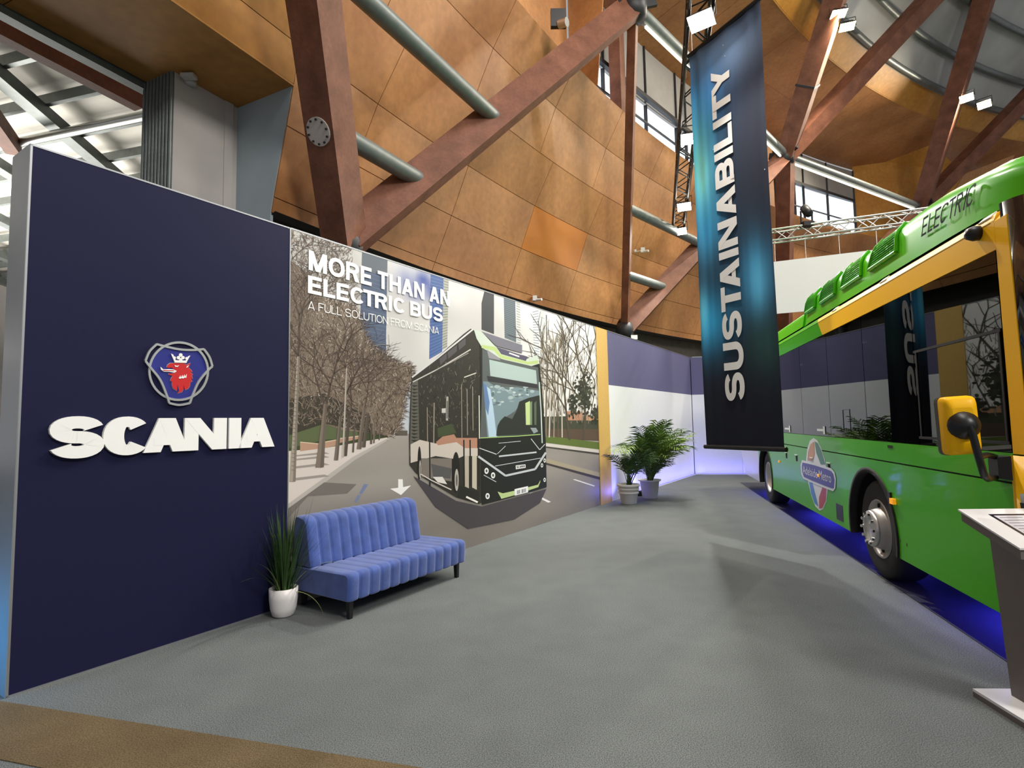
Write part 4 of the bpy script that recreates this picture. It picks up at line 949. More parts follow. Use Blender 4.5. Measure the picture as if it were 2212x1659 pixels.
fr += [(wy + rnd.uniform(-2, 2), rnd.uniform(.3, .7), rnd.uniform(.5, .8), 1.0, .26, 'leaf_deep', 14) for i in range(16)]
palm('potted_palm', 'tall bushy palm in foil-wrapped white pot by the two-tone wall', pc_, [(0, 0), (.15, 0), (.155, .01), (.2, .35), (.235, .36), (.24, .385), (.225, .385), (.2, .345), (0, .345)], [], fr, 'pot_plastic')

# ================================================================== HANGING BANNER
BL, BR = V((2.74, 7.85, 0)), V((3.30, 6.75, 0)); bw = (BR - BL).length; bd = (BR - BL).normalized(); bn = V((bd.y, -bd.x, 0))
if bn.dot(CAMP - BL) < 0: bn = -bn
BZ0, BZ1 = 1.26, 7.03
def bwave(u, v):
    e = max(0, abs(u - .5) * 2 - .45)
    return .022 * e * math.sin(u * 38 + 2 * v) + .006 * math.sin(u * 17 + v * 5) + .004 * math.sin(v * 9 + u * 3)
def bp_(u, v, off=0): return BL + bd * (bw * u) + V((0, 0, BZ0 + (BZ1 - BZ0) * v)) + bn * (bwave(u, v) + off)
def bcol(u, v):
    t = 1 - v
    c = mixc((44, 48, 60), (30, 32, 40), t)
    streak = .75 + .5 * vnoise(u * 22, v * 2.2, 11)
    g = lambda uc, vc, su, sv: math.exp(-((u - uc) / su) ** 2 - ((v - vc) / sv) ** 2)
    c = mixc(c, (104, 126, 156), .85 * g(.45, .95, .6, .09))
    c = mixc(c, (62, 108, 168), 1.0 * g(.12, .84, .35, .1) * streak)
    c = mixc(c, (66, 158, 198), 1.0 * g(.05, .70, .30, .17) * streak)
    c = mixc(c, (136, 226, 228), .95 * g(.1, .66, .14, .13) * streak)
    c = mixc(c, (58, 142, 190), .8 * g(.12, .53, .3, .09) * streak)
    c = mixc(c, (52, 112, 148), .9 * g(.75, .38, .3, .10) * streak)
    c = mixc(c, (84, 160, 196), .8 * g(.8, .36, .12, .07) * streak)
    c = mixc(c, (50, 138, 182), 1.0 * g(.1, .30, .32, .085) * streak)
    c = mixc(c, (120, 210, 225), .6 * g(.03, .33, .07, .06) * streak)
    c = mixc(c, (44, 80, 70), .6 * g(.85, .22, .25, .07))
    return tuple(min(255, x * 1.22) for x in c)
ban = thing('hanging_banner', 'tall blue-black cloth banner with upright white lettering hung above the aisle', 'banner', (BL + BR) / 2 + V((0, 0, BZ0)))
b_ = MB(); b_.grid(bp_, 60, 120, True, bcol); vcol_mat('cloth', .8, .1); b_.build('cloth', 'cloth', ban, fix=False)
tb = MB(); hgt = .262 * bw; LEN = 4.66
polys = text_polys('SUSTAINABILITY', LEN, hgt, .26, .22, .1)
u_base, v0 = .66, (1.865 - BZ0) / (BZ1 - BZ0)
for g in polys:
    for i, pg in enumerate(g):
        tb.poly([bp_(.575 - y / bw, v0 + x / (BZ1 - BZ0), .012 + i * .0002) for x, y in pg], (236, 236, 232))
tagl(tb.build('lettering', 'print', ban, fix=False), 'white letters running up the cloth')
mat('bar_black', (20, 20, 22), .5)
for z, nm in ((BZ0 - .02, 'bottom_bar'), (BZ1 + .01, 'top_bar')): MB().tube([BL - bd * .03 + V((0, 0, z)), BR + bd * .03 + V((0, 0, z))], .032, 10).build(nm, 'bar_black', ban)
for u in (.04, .96): p_ = BL + bd * bw * u + V((0, 0, BZ1)); MB().tube([p_, p_ + V((0, 0, 5.0))], .006, 6).build('hanging_wire', 'steel_silver', ban)
for i in range(9):
    u, v = [(.5, .96), (.52, .93), (.3, .72), (.38, .70), (.95, .61), (.25, .88), (.7, .3), (.2, .2), (.6, .05)][i]
    if i < 5: MB().lathe([(0, 0), (.008, 0), (0, .004)], bp_(u, v, .006), bn, 6).build('star', 'sign_white', ban)

# ================================================================== TRUSSES, FLOODLIGHTS, HANGING SIGN
def truss(name, m_, a_, b2, sz, label, n, r_=.024):
    t = (b2 - a_).normalized(); x = t.cross(V((0, 0, 1))).normalized(); y = V((0, 0, 1)); root = thing(name, label, 'truss', (a_ + b2) / 2)
    cs = [(-1, -1), (1, -1), (1, 1), (-1, 1)]; L = (b2 - a_).length
    cor = lambda k, s: a_ + t * s + (x * cs[k][0] + y * cs[k][1]) * sz / 2
    for k in range(4): MB().tube([cor(k, 0), cor(k, L)], r_, 8).build('chord', m_, root)
    for i in range(n):
        s0, s1 = L * i / n, L * (i + 1) / n; br_ = MB()
        for k in range(4):
            j = (k + 1) % 4
            br_.tube([cor(k, s0), cor(j, s1)] if i % 2 else [cor(j, s0), cor(k, s1)], r_ * .55, 5, False)
        br_.build('brace', m_, root)
    return root
ta, tb2 = V((2.62, 7.0, 7.25)), V((4.98, 15.9, 7.25)); td = (tb2 - ta).normalized()
truss('lighting_truss', 'bar_black', ta - td * 1.2, tb2 + td * .0, .3, 'black lighting truss with floodlights running back beside the banner', 22)
mat('lamp_black', (24, 24, 26), .45)
def flood(name, p_, aim, label, group, w_=.34, col=(255, 250, 238), s=40, power=60, spot=110, tint=(1, .97, .9)):
    d_ = (V(aim) - p_).normalized(); q = d_.to_track_quat('-Z', 'Y'); X, Y = q @ V((1, 0, 0)), q @ V((0, 1, 0))
    r_ = thing(name, label, 'floodlight', p_, group)
    b_ = MB(); f_ = [(-1, -.7), (1, -.7), (1, .7), (-1, .7)]
    b_.hexa([p_ - d_ * .14 + (X * i + Y * j) * w_ * .3 for i, j in f_], [p_ + (X * i + Y * j) * w_ * .5 for i, j in f_]); b_.build('housing', 'lamp_black', r_)
    b_ = MB(); b_.hexa([p_ + d_ * .001 + (X * i + Y * j) * w_ * .47 for i, j in f_], [p_ + d_ * .006 + (X * i + Y * j) * w_ * .47 for i, j in f_]); b_.build('lens', emis('flood_%d' % s, col, s), r_)
    b_ = MB(); b_.tube([p_ - X * w_ * .55, p_ - X * w_ * .55 + V((0, 0, .26)), p_ + X * w_ * .55 + V((0, 0, .26)), p_ + X * w_ * .55], .012, 6, smooth=False); b_.build('yoke', 'lamp_black', r_)
    l = light('floodlight_lamp', 'SPOT', p_ + d_ * .03, power, tint, .12, aim, spot, .6); l.parent = r_; l.location = d_ * .03
    return r_
for i, (q_, aim) in enumerate([((1515, 45), (.5, 4.0, 0)), ((1490, 300), (2.4, 6.3, 0)), ((1478, 447), (2.6, 9, 0)), ((1470, 500), (2.8, 11, .0))]):
    p_ = ground(q_, 6.95)
    flood('floodlight', p_, aim, ['big glaring floodlight just above the banner top corner', 'floodlight on the black truss halfway up the banner edge', 'floodlight on the black truss above the far lamp', 'farthest floodlight on the black truss, wire hanging below'][i], 'floodlights on the black truss', .34, s=40, power=[600, 1000, 850, 600][i])
for (q1, q2, lb) in [((1812, 30), (1830, 58), ('upper lamp of the floodlight pair beside the gold ring band', 'lower lamp of the floodlight pair beside the gold ring band')), ((2088, 212), (2126, 226), ('left lamp of the yellow pair above the bus roof', 'right lamp of the yellow pair above the bus roof'))]:
    for q_, l_ in zip((q1, q2), lb): p_ = ground(q_, 13.2); flood('floodlight', p_, (9, 12, 0), l_, 'floodlight pairs in the dome', .42, (255, 226, 150), 41, 1300, 172, (1, .9, .72))
w0 = ground((1668, 511), 7.0); w1 = ground((1925, 476), 7.0); wdv = (w1 - w0).normalized()
truss('silver_truss', 'steel_silver', w0 - wdv * 2, w1 + wdv * 2.5, .32, 'silver truss hung behind the bus roof, holding a white sign', 22, .028)
sg0 = w0 + wdv * -.3; sg = thing('hanging_sign', 'blank white sign panel hung on wires below the silver truss', 'sign', sg0 + wdv * 1.6 + V((0, 0, -2.25)))
n_ = V((wdv.y, -wdv.x, 0)); b_ = MB(); q = [(0, -.77), (3.1, -.77), (3.1, -2.32), (0, -2.32)]
b_.hexa([sg0 + wdv * a_ + V((0, 0, z)) - n_ * .02 for a_, z in q], [sg0 + wdv * a_ + V((0, 0, z)) + n_ * .02 for a_, z in q]); b_.build('panel', 'sign_white', sg)
for a_ in (.35, 1.15, 2.0, 2.9): MB().tube([sg0 + wdv * a_ + V((0, 0, -.77)), sg0 + wdv * a_ + V((0, 0, -.14))], .012, 6).build('wire', 'steel_silver', sg)
def mover(p_, label, sc=1.0, aim=(0, 0, -1)):
    r_ = thing('stage_light', label, 'stage light', p_); MB().box(p_ + V((0, 0, -.06)) * sc, .3 * sc, .26 * sc, .12 * sc).build('base', 'lamp_black', r_)
    b_ = MB(); b_.tube([p_ + V((-.16 * sc, 0, 0)), p_ + V((-.16 * sc, 0, .34 * sc))], .03 * sc, 6); b_.tube([p_ + V((.16 * sc, 0, 0)), p_ + V((.16 * sc, 0, .34 * sc))], .03 * sc, 6); b_.build('yoke', 'lamp_black', r_)
    MB().lathe([(0, -.16 * sc), (.11 * sc, -.14 * sc), (.13 * sc, .1 * sc), (.1 * sc, .2 * sc), (0, .2 * sc)], p_ + V((0, 0, .36 * sc)), V(aim), 14).build('head', 'lamp_black', r_)
pm = ground((1742, 466), 7.45); mover(V((pm.x, pm.y, 7.25)) - V((0, 0, 0)), 'black moving-head lamp standing on the silver truss', 1.0, (.2, -.5, -.8))
# small black lamp up behind the plywood edge, speaker on the rafter, fittings on the plywood
def fitting(name, q_, R_, m_, label, cat, sz, parts=()):
    zs = [3.5 + .02 * i for i in range(560)]; z = min(zs, key=lambda z_: abs((V((ground(q_, z_).x, ground(q_, z_).y, 0)) - DC).length - R_)); p_ = ground(q_, z)
    d_ = rad(p_); r_ = thing(name, label, cat, p_)
    MB().box(p_ + d_ * .03, sz, .1, sz * 1.2).build('body', m_, r_); MB().tube([p_ + V((0, 0, -sz * .4)) + d_ * .05, p_ + d_ * .22 + V((0, 0, -sz * .5))], sz * .3, 10).build('nozzle', 'steel_silver' if m_ == 'lamp_black' else m_, r_)
    return r_
fitting('wall_lamp', (1203, 42), 37.6, 'lamp_black', 'small black lamp fixed above the plywood edge left of the upright strut', 'lamp', .3)
fitting('beam_detector', (1386, 541), 38.85, 'sign_white', 'white twin detector on the plywood beside the upright strut', 'detector', .12)
fitting('smoke_detector', (1370, 543), 38.85, 'sign_white', 'tiny white fitting on the plywood next to the twin detector', 'detector', .06)
fitting('wall_detector', (1153, 645), 39.4, 'sign_white', 'small white fitting low on the plywood over the mural', 'detector', .1)
fitting('loudspeaker', (1768, 12), 35.3, 'steel_dark', 'dark loudspeaker box on the rafter right of the banner', 'speaker', .45)
sp = ground((408, 162), 5.97); r_ = thing('ceiling_fitting', 'flat pale fitting on the soffit above the white pier', 'fitting', sp - V((0, 0, .05)))
MB().box(sp - V((0, 0, .02)), .16, .1, .04).build('base', 'wall_white', r_); MB().lathe([(0, -.05), (.06, -.05), (.07, 0), (0, 0)], sp + V((-.05, .12, -.0)), n=14).build('cover', 'wall_white', r_)

# ================================================================== PODIUM
mat('podium_grey', (112, 104, 100), .6, var=.04, scale=12)
mat('podium_white', (232, 232, 232), .45)
mat('screen_frame', (22, 22, 40), .3)
mat('paper', (206, 204, 210), .6, var=.06, scale=8)
po = thing('info_podium', 'grey lectern-style podium with white sloped top beside the bus', 'podium', (2.8, 3.05, 0))
pd = V((.05, 1, 0)).normalized(); pxv = V((pd.y, -pd.x, 0)); p0 = V((2.60, 2.80, 0))
PP = lambda x, y, z: p0 + pxv * x + pd * y + V((0, 0, z))
b_ = MB(); q = [(0, 0), (.4, 0), (.4, .5), (0, .5)]
b_.hexa([PP(x, y, 0) for x, y in q], [PP(x, y, .03) for x, y in q]); b_.build('base', 'podium_grey', po)
b_ = MB(); b_.hexa([PP(x, y, .03) for x, y in q], [PP(x, y, .045) for x, y in q]); b_.build('base_top', 'podium_white', po)
b_ = MB(); b_.hexa([PP(x, y, .045) for x, y in ((.15, .17), (.31, .17), (.31, .42), (.15, .42))], [PP(x, y, z) for x, y, z in ((.11, .16, .90), (.33, .16, .90), (.33, .44, .99), (.11, .44, .99))]); b_.build('column', 'podium_grey', po)
tz = lambda y: .935 + (y - .13) * .33
def slab(x0, x1, y0, y1, o0, o1, nm, m_):
    b_ = MB(); q = [(x0, y0), (x1, y0), (x1, y1), (x0, y1)]; b_.hexa([PP(x, y, tz(y) + o0) for x, y in q], [PP(x, y, tz(y) + o1) for x, y in q]); return b_.build(nm, m_, po)
slab(.01, .39, .11, .5, -.06, -.006, 'top_box', 'podium_grey'); slab(.0, .4, .10, .51, -.006, .004, 'top', 'podium_white')
slab(.12, .32, .15, .445, .004, .0055, 'screen_frame', 'screen_frame'); slab(.135, .305, .17, .425, .0056, .007, 'screen', 'paper')
b_ = MB()
for i in range(7): b_.add([PP(.15, .405 - i * .03, tz(.405 - i * .03) + .0075), PP(.2 + .05 + .04 * hsh(i, 3), .405 - i * .03, tz(.405 - i * .03) + .0075), PP(.2 + .05 + .04 * hsh(i, 3), .399 - i * .03, tz(.399 - i * .03) + .0075), PP(.15, .399 - i * .03, tz(.399 - i * .03) + .0075)], [(0, 1, 2, 3)])
mat('ink', (120, 118, 126), .7); b_.build('print_lines', 'ink', po, fix=False)

# ================================================================== BLUE UPLIGHTS along the wall foot
emis('led_blue', (40, 60, 255), 14)
def uplight(s_, d_, label, power, aim):
    p_ = WALL.p(s_, 0, d_); r_ = thing('led_uplight', label, 'uplight', p_, 'blue uplights on the carpet')
    MB().lathe([(0, 0), (.05, 0), (.055, .02), (.055, .1), (.045, .12), (.04, .105), (0, .105)], p_, n=16).build('housing', 'lamp_black', r_)
    MB().lathe([(.04, .108), (0, .109)], p_, n=14).build('lens', 'led_blue', r_)
    l = light('uplight_lamp', 'SPOT', p_, power, (.16, .16, 1), .04, aim, 150, .8); l.parent = r_; l.location = (0, 0, .14)
    return r_
uplight(9.66, .2, 'blue uplight on the carpet behind the ribbed white pot', 20, WALL.p(9.2, .35, .3))
uplight(10.38, .22, 'blue uplight on the carpet behind the foil-wrapped pot', 45, WALL.p(11.6, .5, 0))
def foot_strip(F, s0, s1, label, power):
    p_ = F.p((s0 + s1) / 2, 0, .05); r_ = thing('led_strip', label, 'LED strip', p_, 'blue LED strips along the wall foot')
    MB().hexa([F.p(s, 0, o) for s, o in ((s0, .012), (s1, .012), (s1, .05), (s0, .05))], [F.p(s, .022, o) for s, o in ((s0, .012), (s1, .012), (s1, .05), (s0, .05))]).build('channel', 'white_panel', r_)
    MB().hexa([F.p(s, .0221, o) for s, o in ((s0, .022), (s1, .022), (s1, .04), (s0, .04))], [F.p(s, .026, o) for s, o in ((s0, .022), (s1, .022), (s1, .04), (s0, .04))]).build('diffuser', emis('led_soft_blue', (70, 70, 255), 1.5), r_)
    l = light('strip_lamp', 'AREA', (0, 0, .04), power, (.2, .19, 1), s1 - s0, None, sy=.02); l.parent = r_; l.location = F.n * .16 + V((0, 0, .04)); l.rotation_euler = (0, 0, math.atan2(F.d.y, F.d.x))
    l.rotation_euler = Matrix((F.d, -(F.d.cross(V((F.n.x * .25, F.n.y * .25, 1)).normalized())), -V((F.n.x * .25, F.n.y * .25, 1)).normalized())).transposed().to_euler()
foot_strip(WALL, 10.7, 15.6, 'blue LED strip along the foot of the white wall', 12)
foot_strip(END, .15, 2.6, 'blue LED strip along the foot of the far white wall', 7)

# ================================================================== BUS
mat('paint_green', (70, 170, 18), 0.3, coat=0.28, spec=0.1, var=.02, scale=2)
mat('paint_yellow', (248, 188, 20), 0.45, coat=0.06, spec=0.12)
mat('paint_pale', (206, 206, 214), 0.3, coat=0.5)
mat('rubber', (26, 26, 27), 0.8, var=.2, scale=12)
mat('trim_black', (18, 18, 20), 0.4)
mat('gap_black', (8, 8, 9), 0.8)
mat('wheel_alloy', (196, 194, 192), 0.3, 0.75)
mat('wheel_grey', (166, 162, 158), 0.45, 0.4)
mat('chrome', (232, 232, 232), 0.12, 1.0)
mat('amber', (245, 160, 30), 0.3, emit=.4)
mat('logo_blue', (44, 48, 120), .35); mat('logo_sky', (60, 130, 190), .35); mat('logo_red', (176, 62, 52), .35)
mat('logo_tan', (206, 150, 96), .35); mat('logo_green', (66, 128, 84), .35); mat('logo_white', (226, 230, 226), .35)
mat('seat_fabric', (44, 48, 70), .9); mat('interior', (70, 72, 76), .8)
mat('head_lamp', (206, 210, 214), .1, .3, coat=1)
emis('bus_light', (255, 244, 205), 5)
gl = bpy.data.materials.new('tinted_glass'); gl.use_nodes = True; nt = gl.node_tree; nt.nodes.remove(nt.nodes['Principled BSDF'])
fr_ = nn(nt, 'ShaderNodeFresnel'); fr_.inputs[0].default_value = 1.4
tp = nn(nt, 'ShaderNodeBsdfTransparent'); tp.inputs[0].default_value = (.13, .14, .16, 1)
gs = nn(nt, 'ShaderNodeBsdfGlossy'); gs.inputs['Roughness'].default_value = .015; gs.inputs[0].default_value = (.95, .97, 1, 1)
ms = nn(nt, 'ShaderNodeMixShader'); nt.links.new(fr_.outputs[0], ms.inputs[0]); nt.links.new(tp.outputs[0], ms.inputs[1]); nt.links.new(gs.outputs[0], ms.inputs[2]); nt.links.new(ms.outputs[0], nt.nodes['Material Output'].inputs[0]); MATS['tinted_glass'] = gl
BW = 2.5
Q = lambda s, d, z: BUS.p(s, z, -d)
bus = thing('city_bus', 'green and yellow electric city bus parked on a blue-lit mat', 'bus', Q(2.9, BW / 2, 0))
def bpart(name, m_, fn, parent=None, label=None):
    b_ = MB(); fn(b_); o = b_.build(name, m_, parent or bus)
    if label: o['label'] = label
    return o
def side(name, m_, poly, d0=0.0, th=.05, parent=None, label=None):
    return bpart(name, m_, lambda b_: b_.prism([Q(s, d0, z) for s, z in poly], -BUS.n * th), parent, label)
AC = [(.12, .47, .62), (5.34, .49, .6)]
def arch(c, z0, n=20):
    a_ = math.asin((z0 - c[1]) / c[2]); return [(c[0] - c[2] * math.cos(t), c[1] + c[2] * math.sin(t)) for t in [a_ + (PI - 2 * a_) * i / n for i in range(n + 1)]]
zb = .333
skirt = [(-2.235, zb)] + arch(AC[0], zb) + arch(AC[1], zb) + [(5.97, zb), (5.97, 1.187), (-2.235, 1.187)]
side('skirt_panel', 'paint_green', skirt, label='glossy green lower side panel')
side('waist_panel', 'paint_green', [(-2.235, 1.2), (8.3, 1.2), (8.35, 1.378), (-2.235, 1.378)], label='green panel under the windows')
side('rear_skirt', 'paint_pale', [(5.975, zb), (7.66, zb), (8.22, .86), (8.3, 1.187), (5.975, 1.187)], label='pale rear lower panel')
side('seam', 'gap_black', [(-2.235, 1.18), (8.3, 1.18), (8.3, 1.21), (-2.235, 1.21)], .012, .02)
# far side, floor and tail
bpart('far_side', 'paint_green', lambda b_: b_.prism([Q(s, BW, z) for s, z in skirt[:-2] + [(5.97, 1.378), (-2.235, 1.378)]], BUS.n * .05))
bpart('chassis', 'gap_black', lambda b_: b_.hexa([Q(s, d, .42) for s, d in ((-2.2, .42), (7.4, .42), (7.4, 2.08), (-2.2, 2.08))], [Q(s, d, 1.06) for s, d in ((-2.2, .42), (7.4, .42), (7.4, 2.08), (-2.2, 2.08))]))
bpart('floor_panel', 'interior', lambda b_: b_.hexa([Q(s, d, 1.06) for s, d in ((-2.2, .05), (8.2, .05), (8.2, 2.45), (-2.2, 2.45))], [Q(s, d, 1.12) for s, d in ((-2.2, .05), (8.2, .05), (8.2, 2.45), (-2.2, 2.45))]))
bpart('tail_panel', 'paint_green', lambda b_: b_.prism([Q(s, .02, z) for s, z in ((7.6, zb), (8.25, .9), (8.35, 2.9), (8.2, 2.9), (8.1, .9), (7.5, .4))], -BUS.n * (BW - .04)))
# side glass
edges = [-2.225, -1.03, .08, 1.25, 2.5, 3.9, 5.3, 6.7, 8.25]
for i, (a_, b2) in enumerate(zip(edges, edges[1:])):
    g = side('side_window', 'tinted_glass', [(a_ + .006, 1.384), (b2 - .006, 1.384), (b2 - .006, 2.655), (a_ + .006, 2.655)], .004, .008)
    bpart('side_window', 'tinted_glass', lambda b_: b_.prism([Q(s, BW - .004, z) for s, z in ((a_ + .006, 1.384), (b2 - .006, 1.384), (b2 - .006, 2.655), (a_ + .006, 2.655))], BUS.n * .008))
    for d in (.03, BW - .07): bpart('window_pillar', 'trim_black', lambda b_: b_.prism([Q(b2 - .05, d, 1.38), Q(b2 + .05, d, 1.38), Q(b2 + .05, d, 2.66), Q(b2 - .05, d, 2.66)], -BUS.n * .04))
    if i == 0:
        for z_ in ((1.43, 1.45), (2.14, 2.16)): side('glass_frame', 'gap_black', [(a_ + .01, z_[0]), (b2 - .01, z_[0]), (b2 - .01, z_[1]), (a_ + .01, z_[1])], -.004, .006, g)
        for s_ in (b2 - .05, a_ + .03): side('glass_frame', 'gap_black', [(s_ - .01, 1.45), (s_ + .01, 1.45), (s_ + .01, 2.14), (s_ - .01, 2.14)], -.004, .006, g)
side('window_hatch', 'trim_black', [(.78, 1.46), (.785, 1.46), (.785, 1.7), (.78, 1.7)], -.001, .004)
for a_, b2, c_, d_ in ((.56, .78, 1.7, 1.705), (.56, .565, 1.46, 1.7), (.56, .78, 1.46, 1.465)): side('window_hatch', 'trim_black', [(a_, c_), (b2, c_), (b2, d_), (a_, d_)], -.001, .004)
# interior
bpart('interior_ceiling', 'interior', lambda b_: b_.hexa([Q(s, d, 2.62) for s, d in ((-2.0, .1), (8.2, .1), (8.2, 2.4), (-2.0, 2.4))], [Q(s, d, 2.66) for s, d in ((-2.0, .1), (8.2, .1), (8.2, 2.4), (-2.0, 2.4))]))
for d in (.62, 1.88):
    for s0 in (1.9, 4.0, 6.1): bpart('ceiling_lamp', 'bus_light', lambda b_: b_.hexa([Q(s, dd, 2.6) for s, dd in ((s0, d - .03), (s0 + 1.2, d - .03), (s0 + 1.2, d + .03), (s0, d + .03))], [Q(s, dd, 2.618) for s, dd in ((s0, d - .03), (s0 + 1.2, d - .03), (s0 + 1.2, d + .03), (s0, d + .03))]))
for i in range(8):
    for d in (.3, 2.0):
        s0 = -.6 + i * .95
        def st_(b_):
            b_.hexa([Q(s, dd, 1.5) for s, dd in ((s0, d), (s0 + .42, d), (s0 + .42, d + .42), (s0, d + .42))], [Q(s, dd, 1.6) for s, dd in ((s0, d), (s0 + .42, d), (s0 + .42, d + .42), (s0, d + .42))])
            b_.hexa([Q(s, dd, 1.55) for s, dd in ((s0 + .36, d), (s0 + .44, d), (s0 + .44, d + .42), (s0 + .36, d + .42))], [Q(s + .08, dd, 2.1) for s, dd in ((s0 + .37, d + .04), (s0 + .43, d + .04), (s0 + .43, d + .38), (s0 + .37, d + .38))])
            b_.hexa([Q(s, dd, 1.12) for s, dd in ((s0 + .15, d + .15), (s0 + .27, d + .15), (s0 + .27, d + .27), (s0 + .15, d + .27))], [Q(s, dd, 1.5) for s, dd in ((s0 + .15, d + .15), (s0 + .27, d + .15), (s0 + .27, d + .27), (s0 + .15, d + .27))])
        bpart('passenger_seat', 'seat_fabric', st_)
# cant rail
CP = [(.0, 2.66), (.0, 2.85), (.02, 2.895), (.06, 2.92), (.14, 2.935), (.14, 2.66)]
def rail(name, m_, s0, s1, sl, far=False):
    f_ = (lambda d: BW - d) if far else (lambda d: d)
    b_ = MB(); b_.prism([Q(s0, f_(d), z) for d, z in CP], BUS.d * (s1 - s0)); o = b_.build(name, m_, bus); return o
b_ = MB(); n_ = len(CP)
va = [Q(-2.235, d, z) for d, z in CP]; vb = [Q(1.36 + (z - 2.66) * .85, d, z) for d, z in CP]
b_.add(va + vb, [(i, (i + 1) % n_, (i + 1) % n_ + n_, i + n_) for i in range(n_)]); b_.add(va, [tuple(range(n_))]); b_.add(vb, [tuple(reversed(range(n_)))])
tagl(b_.build('cant_rail', 'paint_yellow', bus), 'yellow strip above the windows')
b_ = MB(); va = [Q(1.362 + (z - 2.66) * .85, d, z) for d, z in CP]; vb = [Q(8.3, d, z) for d, z in CP]
b_.add(va + vb, [(i, (i + 1) % n_, (i + 1) % n_ + n_, i + n_) for i in range(n_)]); b_.add(vb, [tuple(reversed(range(n_)))])
tagl(b_.build('cant_rail', 'paint_green', bus), 'green strip above the rear windows')
rail('cant_rail', 'paint_green', -2.235, 8.3, 0, True)
side('rail_groove', 'gap_black', [(-2.2, 2.840), (8.3, 2.840), (8.3, 2.844), (-2.2, 2.844)], -.001, .004)
for s_ in (-2.12, -.5, .9, 4.2): bpart('rail_clip', 'logo_white', lambda b_: b_.hexa([Q(s, d, z) for s, d, z in ((s_ - .07, .012, 2.88), (s_ + .07, .012, 2.88), (s_ + .07, .05, 2.916), (s_ - .07, .05, 2.916))], [Q(s, d - .006, z + .006) for s, d, z in ((s_ - .07, .012, 2.88), (s_ + .07, .012, 2.88), (s_ + .07, .05, 2.916), (s_ - .07, .05, 2.916))]))
bpart('roof_deck', 'gap_black', lambda b_: b_.hexa([Q(s, d, 2.88) for s, d in ((-2.45, .12), (8.25, .12), (8.25, BW - .12), (-2.45, BW - .12))], [Q(s, d, 2.975) for s, d in ((-2.45, .14), (8.25, .14), (8.25, BW - .14), (-2.45, BW - .14))]))
# roof pod
def pod_d(z, H=3.46):
    t = max(0, min(1, (z - 2.965) / (H - 2.965))); return .095 + .05 * t + .16 * max(0, t - .62) ** 2 / .144
def loft(name, m_, secs, zb_=2.965, label=None):
    """secs: (s, H, inset)"""
    T = [0, .12, .3, .5, .65, .75, .83, .9, .95, .985, 1]; vs = []; m = None
    for s, H, I in secs:
        half = []
        for t in T:
            z = zb_ + (H - zb_) * t; half.append((pod_d(2.965 + .495 * t) + I, z))
        mid = [(half[-1][0] + .25, H + .02), (BW / 2, H + .045)]
        row = half + mid + [(BW - d, z) for d, z in reversed(half + mid[:1])]
        vs += [Q(s, d, z) for d, z in row]; m = len(row)
    k = len(secs); fs = [(i * m + j, i * m + j + 1, (i + 1) * m + j + 1, (i + 1) * m + j) for i in range(k - 1) for j in range(m - 1)]
    b_ = MB(); b_.add(vs, fs, True); b_.add(vs[:m], [tuple(range(m))]); b_.add(vs[-m:], [tuple(reversed(range(m)))])
    o = b_.build(name, m_, bus)
    if label: o['label'] = label
    return o
pod = loft('roof_pod', 'paint_green', [(2.62, 3.24, .03), (2.42, 3.34, .01), (2.25, 3.40, 0), (1.0, 3.44, 0), (-.9, 3.46, 0), (-1.15, 3.45, 0), (-1.5, 3.41, 0), (-1.9, 3.36, .01), (-2.15, 3.31, .04), (-2.35, 3.24, .12), (-2.47, 3.17, .24), (-2.53, 3.10, .4)], label='green roof pod over the batteries')
loft('rear_roof', 'paint_green', [(8.2, 3.2, .05), (8.0, 3.23, 0), (5.0, 3.24, 0), (2.6, 3.24, 0)])
# grilles in the pod
def PG(s, z, o=.0): return Q(s, pod_d(z) - o, z)
for (s0, s1) in ((2.46, 1.98), (1.74, 1.14), (.90, .28), (.06, -.60)):
    zl, zh = 3.135, 3.40; L = s0 - s1
    out = [(s0, zl + .015), (s1 + .10 * L, zl), (s1, zl + .05), (s1 + .02 * L, zh), (s0 - .22 * L, zh)]
    b_ = MB()
    rows_ = 7
    def sx(v): return (s0 - .24 * L * v, s1 + .03 * L * v)
    b_.grid(lambda u, v: PG(sx(v)[0] + (sx(v)[1] - sx(v)[0]) * u, zl + (zh - zl) * v, .006), 2, rows_, False)
    gr_o = b_.build('grille', 'gap_black', pod, fix=False)
    b_ = MB()
    for i in range(22):
        u = (i + .5) / 22; b_.tube([PG(sx(v / 5)[0] + (sx(v / 5)[1] - sx(v / 5)[0]) * u, zl + (zh - zl) * v / 5, .014) for v in range(6)], .0045, 4, False)
    for i in range(11):
        v = (i + .5) / 11; b_.tube([PG(sx(v)[0] + (sx(v)[1] - sx(v)[0]) * u, zl + (zh - zl) * v, .016) for u in (0, 1)], .0045, 4, False)
    mo = b_.build('wire_mesh', 'paint_green', pod); mo['kind'] = 'stuff'
    fp = [PG(sx(v)[k], zl + (zh - zl) * v, .012) for k, v in ((0, 0), (0, .25), (0, .5), (0, .75), (0, 1))]
    fq = [PG(sx(v)[1], zl + (zh - zl) * v, .012) for v in (0, .25, .5, .75, 1)]
    b_ = MB(); b_.tube(fp, .02, 6); b_.tube(fq, .02, 6); b_.tube([fp[0], fq[0]], .02, 6); b_.build('grille_frame', 'paint_green', pod)
def pod_h(s, z):
    H = 3.46 if s > -1 else 3.46 - (-1 - s) * .11
    return pod_d(2.965 + .495 * (z - 2.965) / (H - 2.965))
